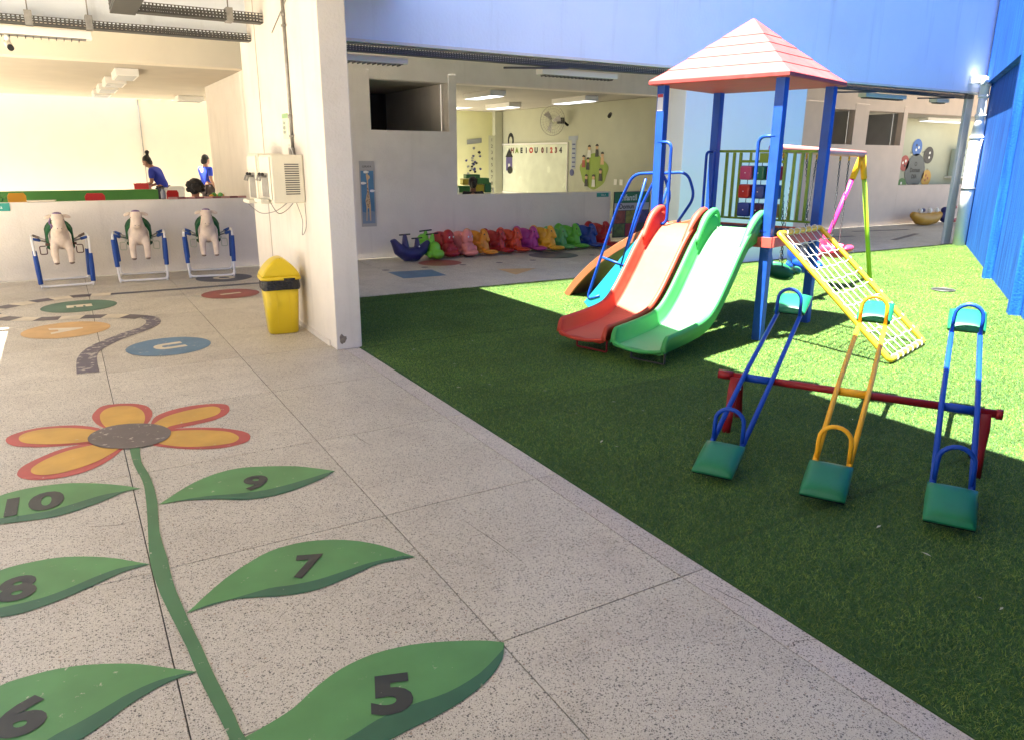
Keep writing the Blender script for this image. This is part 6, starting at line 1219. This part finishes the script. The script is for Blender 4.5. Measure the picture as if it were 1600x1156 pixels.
def hand_chains(wr, d, side, r=.008, s=1.0):
    """five fingers from a palm; d = pointing direction, side = thumb side"""
    d = Vector(d).normalized(); side = Vector(side); side = (side - d * side.dot(d)).normalized(); dn = d.cross(side)
    res = []; palm = Vector(wr)
    for k, (off, ln) in enumerate(((.030, .065), (.010, .075), (-.010, .070), (-.028, .055))):
        a = palm + d * .03 * s + side * off * .5 * s; b = palm + d * .085 * s + side * off * s; c = b + (d * .85 + dn * .45) * ln * .5 * s; e = c + (d * .5 + dn * .8) * ln * .5 * s
        res.append(({'a': (a, .011 * s), 'b': (b, .010 * s), 'c': (c, .0085 * s), 'e': (e, .007 * s)}, [('a', 'b'), ('b', 'c'), ('c', 'e')]))
    a = palm + d * .015 * s + side * .02 * s; b = palm + d * .045 * s + side * .048 * s; c = b + (d * .7 + side * .3 + dn * .3) * .035 * s
    res.append(({'a': (a, .012 * s), 'b': (b, .0105 * s), 'c': (c, .008 * s)}, [('a', 'b'), ('b', 'c')]))
    return res
def person(loc, rz, label, J, skin, hair, shirt, trousers, bun=True, s=1.0):
    t = thing('person', label, 'person', loc, rz)
    def v(k): return Vector(J[k])
    Vb = {'pel': (v('pel'), (.12, .10)), 'spi': (v('spi'), (.11, .09)), 'che': (v('che'), (.14, .10)), 'nek': (v('nek'), .052), 'hdb': (v('hdb'), .05)}
    Eb = [('pel', 'spi'), ('spi', 'che'), ('che', 'nek'), ('nek', 'hdb')]
    for q in 'lr':
        Vb.update({'sh' + q: (v('sh' + q), .055), 'el' + q: (v('el' + q), .038), 'wr' + q: (v('wr' + q), .026), 'pm' + q: (v('wr' + q) + (v('wr' + q) - v('el' + q)).normalized() * .07, (.034, .018)),
                   'hp' + q: (v('hp' + q), .088), 'kn' + q: (v('kn' + q), .055), 'an' + q: (v('an' + q), .036), 'to' + q: (v('an' + q) + Vector((0, -.14, -.045)), (.036, .026))})
        Eb += [('che', 'sh' + q), ('sh' + q, 'el' + q), ('el' + q, 'wr' + q), ('wr' + q, 'pm' + q), ('pel', 'hp' + q), ('hp' + q, 'kn' + q), ('kn' + q, 'an' + q), ('an' + q, 'to' + q)]
    parts = [skin_mesh((Vb, Eb), 0, 2)]
    for q, sd in (('l', 1), ('r', -1)):
        d = v('wr' + q) - v('el' + q)
        for ch in hand_chains(v('wr' + q), d, (sd * -.4, -1, .3)): parts.append(skin_mesh(ch, 0, 1))
    # head: skull, jaw, nose, ears in one blob
    h = v('hed'); f = Vector(J['face']).normalized(); sd = Vector((-f.y, f.x, 0)).normalized(); up = sd.cross(f) * -1
    if up.z < 0: up = -up
    Rq = Matrix((sd, -f, up)).transposed().to_quaternion().to_euler()
    hb_ = blob('hd', [('e', h, (.072, .088, .105), Rq), ('e', h + f * .028 - up * .062, (.050, .058, .052), Rq), ('e', h + f * .092 - up * .018, (.013, .020, .022), Rq), ('e', h + f * .076 - up * .058, (.022, .012, .008), Rq)] +
               [('e', h + sd * k * .074 - up * .01, (.012, .022, .032), Rq) for k in (-1, 1)] + [('c', [tuple(h - up * .06 - f * .02), tuple(v('nek'))], [.052, .055])], .010, 3)
    parts.append(hb_)
    b = link('body', join_meshes('body', parts, skin), t)
    for k in (-1, 1):
        MB().sph(h + f * .078 + sd * k * .03 + up * .008, .011, 8, 6).build('eye', M_white, b); MB().sph(h + f * .0865 + sd * k * .03 + up * .008, .0055, 6, 5).build('pupil', M_black, b)
        MB().tube([h + f * .084 + sd * k * .018 + up * .028, h + f * .078 + sd * k * .042 + up * .028], .0035, 5).build('eyebrow', hair, b)
    MB().tube([h + f * .089 - sd * .018 - up * .055, h + f * .092 - up * .057, h + f * .089 + sd * .018 - up * .055], .004, 5).build('mouth', mat('lips', (.28, .06, .05), .5), b)
    hp = [('e', h - f * .022 + up * .028, (.082, .088, .098), Rq), ('e', h - f * .045 - up * .03, (.072, .055, .08), Rq)]
    if bun == 'high': hp += [('c', [tuple(h - f * .06 + up * .07), tuple(h - f * .10 + up * .13)], [.045, .03]), ('e', h - f * .115 + up * .155, (.05, .048, .045), Rq)]
    if bun == 'low': hp += [('e', h - f * .10 - up * .045, (.045, .045, .07), Rq)]
    if bun == 'curly':
        rnd = random.Random(3)
        for i in range(46):
            a, e = rnd.uniform(0, 2 * pi), rnd.uniform(-.5, 1.4); dirn = (sd * cos(a) * cos(e) + f * sin(a) * cos(e) + up * sin(e))
            if dirn.dot(f) > .6 and e < .5: continue
            hp.append(('e', h + dirn * .115, (.034, .034, .034)))
    link('hair', colored(blob('hair', hp, .010, 1 if bun == 'curly' else 3), hair), t)
    # clothes follow the body
    Vs = {k: (p, r) for k, (p, r) in {'pel': (v('pel'), (.138, .118)), 'spi': (v('spi'), (.128, .108)), 'che': (v('che'), (.165, .128)), 'nk': (v('che').lerp(v('nek'), .72), .085)}.items()}
    Es = [('pel', 'spi'), ('spi', 'che'), ('che', 'nk')]
    for q in 'lr': Vs['sh' + q] = (v('sh' + q), .074); Vs['se' + q] = (v('sh' + q).lerp(v('el' + q), .72), .056); Es += [('che', 'sh' + q), ('sh' + q, 'se' + q)]
    link('shirt', colored(skin_mesh((Vs, Es), 0, 2), shirt), t)
    Vt = {'pel': (v('pel') + Vector((0, 0, -.02)), (.130, .112))}; Et = []
    for q in 'lr': Vt['hp' + q] = (v('hp' + q), .10); Vt['kn' + q] = (v('kn' + q), .068); Vt['an' + q] = (v('an' + q) + Vector((0, 0, .04)), .055); Et += [('pel', 'hp' + q), ('hp' + q, 'kn' + q), ('kn' + q, 'an' + q)]
    link('trousers', colored(skin_mesh((Vt, Et), 0, 2), trousers), t)
    for q in 'lr':
        a = v('an' + q); MB().loft([[(a.x + .045 * cos(w) * k, a.y - .05 + .12 * sin(w) * k, zz3) for w in [2 * pi * i / 14 for i in range(14)]] for k, zz3 in ((.9, .0), (1, .02), (.85, .06), (.5, .085))]).build('shoe', M_black, t)
    return t
# woman left: local front is -y, she faces left and a little away, leaning, holding a red crate
J1 = dict(pel=(0, .06, .90), spi=(0, -.01, 1.04), che=(0, -.11, 1.23), nek=(0, -.20, 1.36), hdb=(0, -.23, 1.40), hed=(0, -.27, 1.465), face=(0, -1, -.55),
          shl=(.17, -.13, 1.28), ell=(.21, -.13, 1.03), wrl=(.13, -.36, .98), shr=(-.17, -.13, 1.28), elr=(-.23, -.04, 1.05), wrr=(-.15, -.27, .97),
          hpl=(.09, 0, .86), knl=(.10, -.02, .48), anl=(.10, .02, .09), hpr=(-.09, 0, .86), knr=(-.10, -.01, .48), anr=(-.10, .03, .09))
P1 = person((1.88, 18.0, 0), radians(-118), 'standing woman with high hair bun, dark blue tee, leaning over a red crate', J1, M_skin, M_hair, M_shirt, M_trous, 'high')
J2 = dict(pel=(0, .0, .88), spi=(0, 0, 1.02), che=(0, .0, 1.22), nek=(0, -.02, 1.37), hdb=(0, -.03, 1.42), hed=(0, -.045, 1.50), face=(0.1, -1, -.1),
          shl=(.165, -.0, 1.29), ell=(.22, -.06, 1.05), wrl=(.30, -.26, .93), shr=(-.165, 0, 1.29), elr=(-.20, .02, 1.04), wrr=(-.19, -.10, .84),
          hpl=(.09, 0, .84), knl=(.10, -.02, .46), anl=(.10, .02, .09), hpr=(-.09, 0, .84), knr=(-.10, -.01, .46), anr=(-.10, .03, .09))
P2 = person((2.98, 19.3, 0), radians(118), 'woman in bright blue tee by the side wall, arm reaching out to the right', J2, M_skin2, M_hair, mat('shirt_bright', (.015, .05, .50), .8), mat('trousers_brown', (.05, .035, .035), .85), 'low')
J3 = dict(pel=(0, .0, .48), spi=(0, 0, .62), che=(0, -.02, .84), nek=(0, -.03, .98), hdb=(0, -.04, 1.03), hed=(0, -.05, 1.12), face=(0, -1, -.2),
          shl=(.16, 0, .92), ell=(.20, -.12, .72), wrl=(.12, -.30, .72), shr=(-.16, 0, .92), elr=(-.20, -.12, .72), wrr=(-.12, -.30, .72),
          hpl=(.09, -.04, .46), knl=(.11, -.42, .46), anl=(.11, -.40, .09), hpr=(-.09, -.04, .46), knr=(-.11, -.42, .46), anr=(-.11, -.40, .09))
P3 = person((1.74, 12.5, 0), radians(150), 'seated person with big curly black hair, seen from behind above the counter', J3, M_skin, M_hair, mat('shirt_dark', (.01, .02, .16), .8), M_trous, 'curly')
P4 = person((6.75, 12.9, 0), radians(160), 'seated person with dark hair in the lower left corner of the whiteboard room opening', J3, M_skin, M_hair, mat('shirt_black', (.012, .012, .015), .8), M_trous, 'low')
def chair(x, y, rz, m, label, s=1.0, back=.78):
    t = thing('chair', label, 'chair', (x, y, 0), rz)
    MB().loft([rrect(.34, .34, .05, .43), rrect(.36, .36, .06, .445), rrect(.34, .34, .05, .46)]).build('seat', m, t)
    b = MB(); b.loft([[(px_, .17 + .02 * cos(px_ * 6), pz) for px_, pz in prof] for prof in [[(-.17, .58), (.17, .58), (.17, back), (-.17, back)]]], cap=False)
    MB().loft([[(x_, yy, z_) for x_, z_ in ((-.17, .60), (.17, .60), (.18, back - .04), (.14, back), (-.14, back), (-.18, back - .04))] for yy in (.16, .185)], False).build('backrest', m, t, bevel=.006)
    t.scale = (s, s, 1)
    for a in (-1, 1):
        MB().tube([(a * .15, .172, .46), (a * .15, .172, .62)], .011, 8).build('back_post', M_white, t)
        for c in (-1, 1): MB().tube([(a * .14, c * .14, .43), (a * .16, c * .16, 0)], .011, 8).build('leg', M_white, t)
    return t
def table(x0, x1, y0, y1, z, m, label, cloth=None):
    t = thing('table', label, 'table', ((x0 + x1) / 2, (y0 + y1) / 2, 0)); w, d = (x1 - x0) / 2, (y1 - y0) / 2
    MB().bb(-w, w, -d, d, z - .03, z).build('tabletop', m, t, bevel=.006)
    for a in (-1, 1):
        for c in (-1, 1): MB().tube([(a * (w - .05), c * (d - .05), z - .03), (a * (w - .05), c * (d - .05), 0)], .016, 8).build('leg', M_white, t)
    return t
M_rc = mat('chair_red', (.45, .015, .015), .4); M_yc = mat('chair_yellow', (.70, .34, .03), .4)
chair(.40, 12.45, 0, M_rc, 'red chair whose back shows above the counter in the middle', s=.72, back=1.065)
chair(-.53, 12.45, .2, M_yc, 'orange yellow chair at the left end above the counter', s=.62, back=1.085)
chair(1.90, 16.2, .4, mat('chair_wh', (.75, .75, .72), .4), 'white chair between the two women', back=.98); chair(2.1, 16.9, .4, mat('chair_wh', (.75, .75, .72), .4), 'white chair farther back between the two women', back=.99)
chair(1.50, 12.95, .1, M_rc, 'red chair beside the grey bottle, behind the leaning woman', s=.5, back=1.07)
cr = thing('red_crate', 'red plastic crate in the hands of the leaning woman', 'crate', (1.50, 18.06, .90), radians(-20)); cr.scale = (.85, .85, .7)
b = MB(); b.bb(-.17, .17, -.12, .12, 0, .01); b.bb(-.17, .17, -.12, -.11, .01, .16); b.bb(-.17, .17, .11, .12, .01, .16); b.bb(-.17, -.16, -.11, .11, .01, .16); b.bb(.16, .17, -.11, .11, .01, .16)
b.build('tub', M_rc, cr); MB().bb(-.18, .18, -.13, -.121, .14, .17).build('rim', M_rc, cr); MB().bb(-.18, .18, .121, .13, .14, .17).build('rim', M_rc, cr)
table(1.22, 1.70, 17.8, 18.35, .895, M_cream, 'small cream table under the red crate')
bt = thing('bottle', 'grey bottle standing on the counter edge', 'bottle', (1.22, 11.73, 1.001))
MB().loft([[(r * cos(a), r * sin(a), z) for a in [2 * pi * k / 14 for k in range(14)]] for r, z in ((.03, 0), (.033, .01), (.033, .10), (.02, .125), (.018, .14))]).build('bottle_body', mat('grey_pl', (.22, .22, .25), .4), bt); MB().tube([(0, 0, .14), (0, 0, .16)], .02, 10).build('cap', M_stain, bt)
mt_ = thing('bead_strip', 'strip of dull pink and brown blocks lying on the counter', 'strip', (1.28, 11.72, 1.001))
for k in range(9): MB().bb(k * .118, k * .118 + .112, -.03, .03, 0, .028).build('block', mat('blk_a', (.20, .07, .07), .6) if k % 2 else mat('blk_b', (.42, .22, .20), .6), mt_, bevel=.004)
pn = thing('paper_stack', 'low cream tray lying on the counter at left', 'tray', (-.25, 11.73, 1.001)); MB().loft([rrect(.30, .09, .03, 0), rrect(.34, .11, .03, .02)]).build('dish', M_cream, pn)
# leafy plant at far left behind the counter
plt = thing('potted_plant', 'leafy green plant at the far left behind the counter', 'plant', (-.85, 12.5, 0))
MB().loft([[(r * cos(a), r * sin(a), z) for a in [2 * pi * k / 16 for k in range(16)]] for r, z in ((.12, 0), (.17, .5), (.18, .55))]).build('pot', M_brownf, plt)
rnd = random.Random(8); lf = MB()
for i in range(140):
    a, e, r = rnd.uniform(0, 2 * pi), rnd.uniform(.1, 1.5), rnd.uniform(.08, .30); c = Vector((r * cos(a) * cos(e), r * sin(a) * cos(e), .60 + .50 * rnd.random() * (.6 + .4 * sin(e))))
    d = Vector((cos(a), sin(a), rnd.uniform(-.3, .8))).normalized() * .06; w = Vector((-sin(a), cos(a), 0)) * .018
    lf.add([c, c + d * .5 + w, c + d, c + d * .5 - w], [(0, 1, 2, 3)])
lf.build('foliage', mat('leaf_g', (.03, .11, .02), .6, var=.3, vscale=30), plt)
for i in range(5): a = i * 1.26; MB().tube([(0, 0, .5), (.05 * cos(a), .05 * sin(a), .8), (.14 * cos(a), .14 * sin(a), 1.02)], .006, 6).build('stem', M_felt, plt)
fb = thing('toy_pile', 'small pile of yellow and green toys right of the second woman', 'toys', (2.32, 14.2, 0)); MB().bb(-.12, .12, -.12, .12, 0, .86).build('stand', M_white, fb)
for i, c in enumerate(((.65, .35, .02), (.08, .30, .05), (.65, .35, .02), (.1, .4, .1), (.6, .1, .05))): MB().sph((-.08 + .05 * i, -.05 + .03 * (i % 3), .90 + .03 * (i % 2)), .045, 10, 7).build('ball', mat('ball%d' % (i % 4), c, .4), fb)
# low object at the sunlit drain in the turf
dr = thing('drain_grate', 'small round drain grate in the sunlit turf near the blue wall', 'drain', (9.45, 5.25, .018))
MB().tube([(.13 * cos(a), .13 * sin(a), 0) for a in [2 * pi * k / 24 for k in range(24)]], .008, 6, closed=True).build('rim', M_stain, dr)
for k in range(-4, 5): L_ = sqrt(max(0, .13 ** 2 - (k * .028) ** 2)); MB().bb(-L_, L_, k * .028 - .005, k * .028 + .005, -.004, .003).build('bar', M_stain, dr)
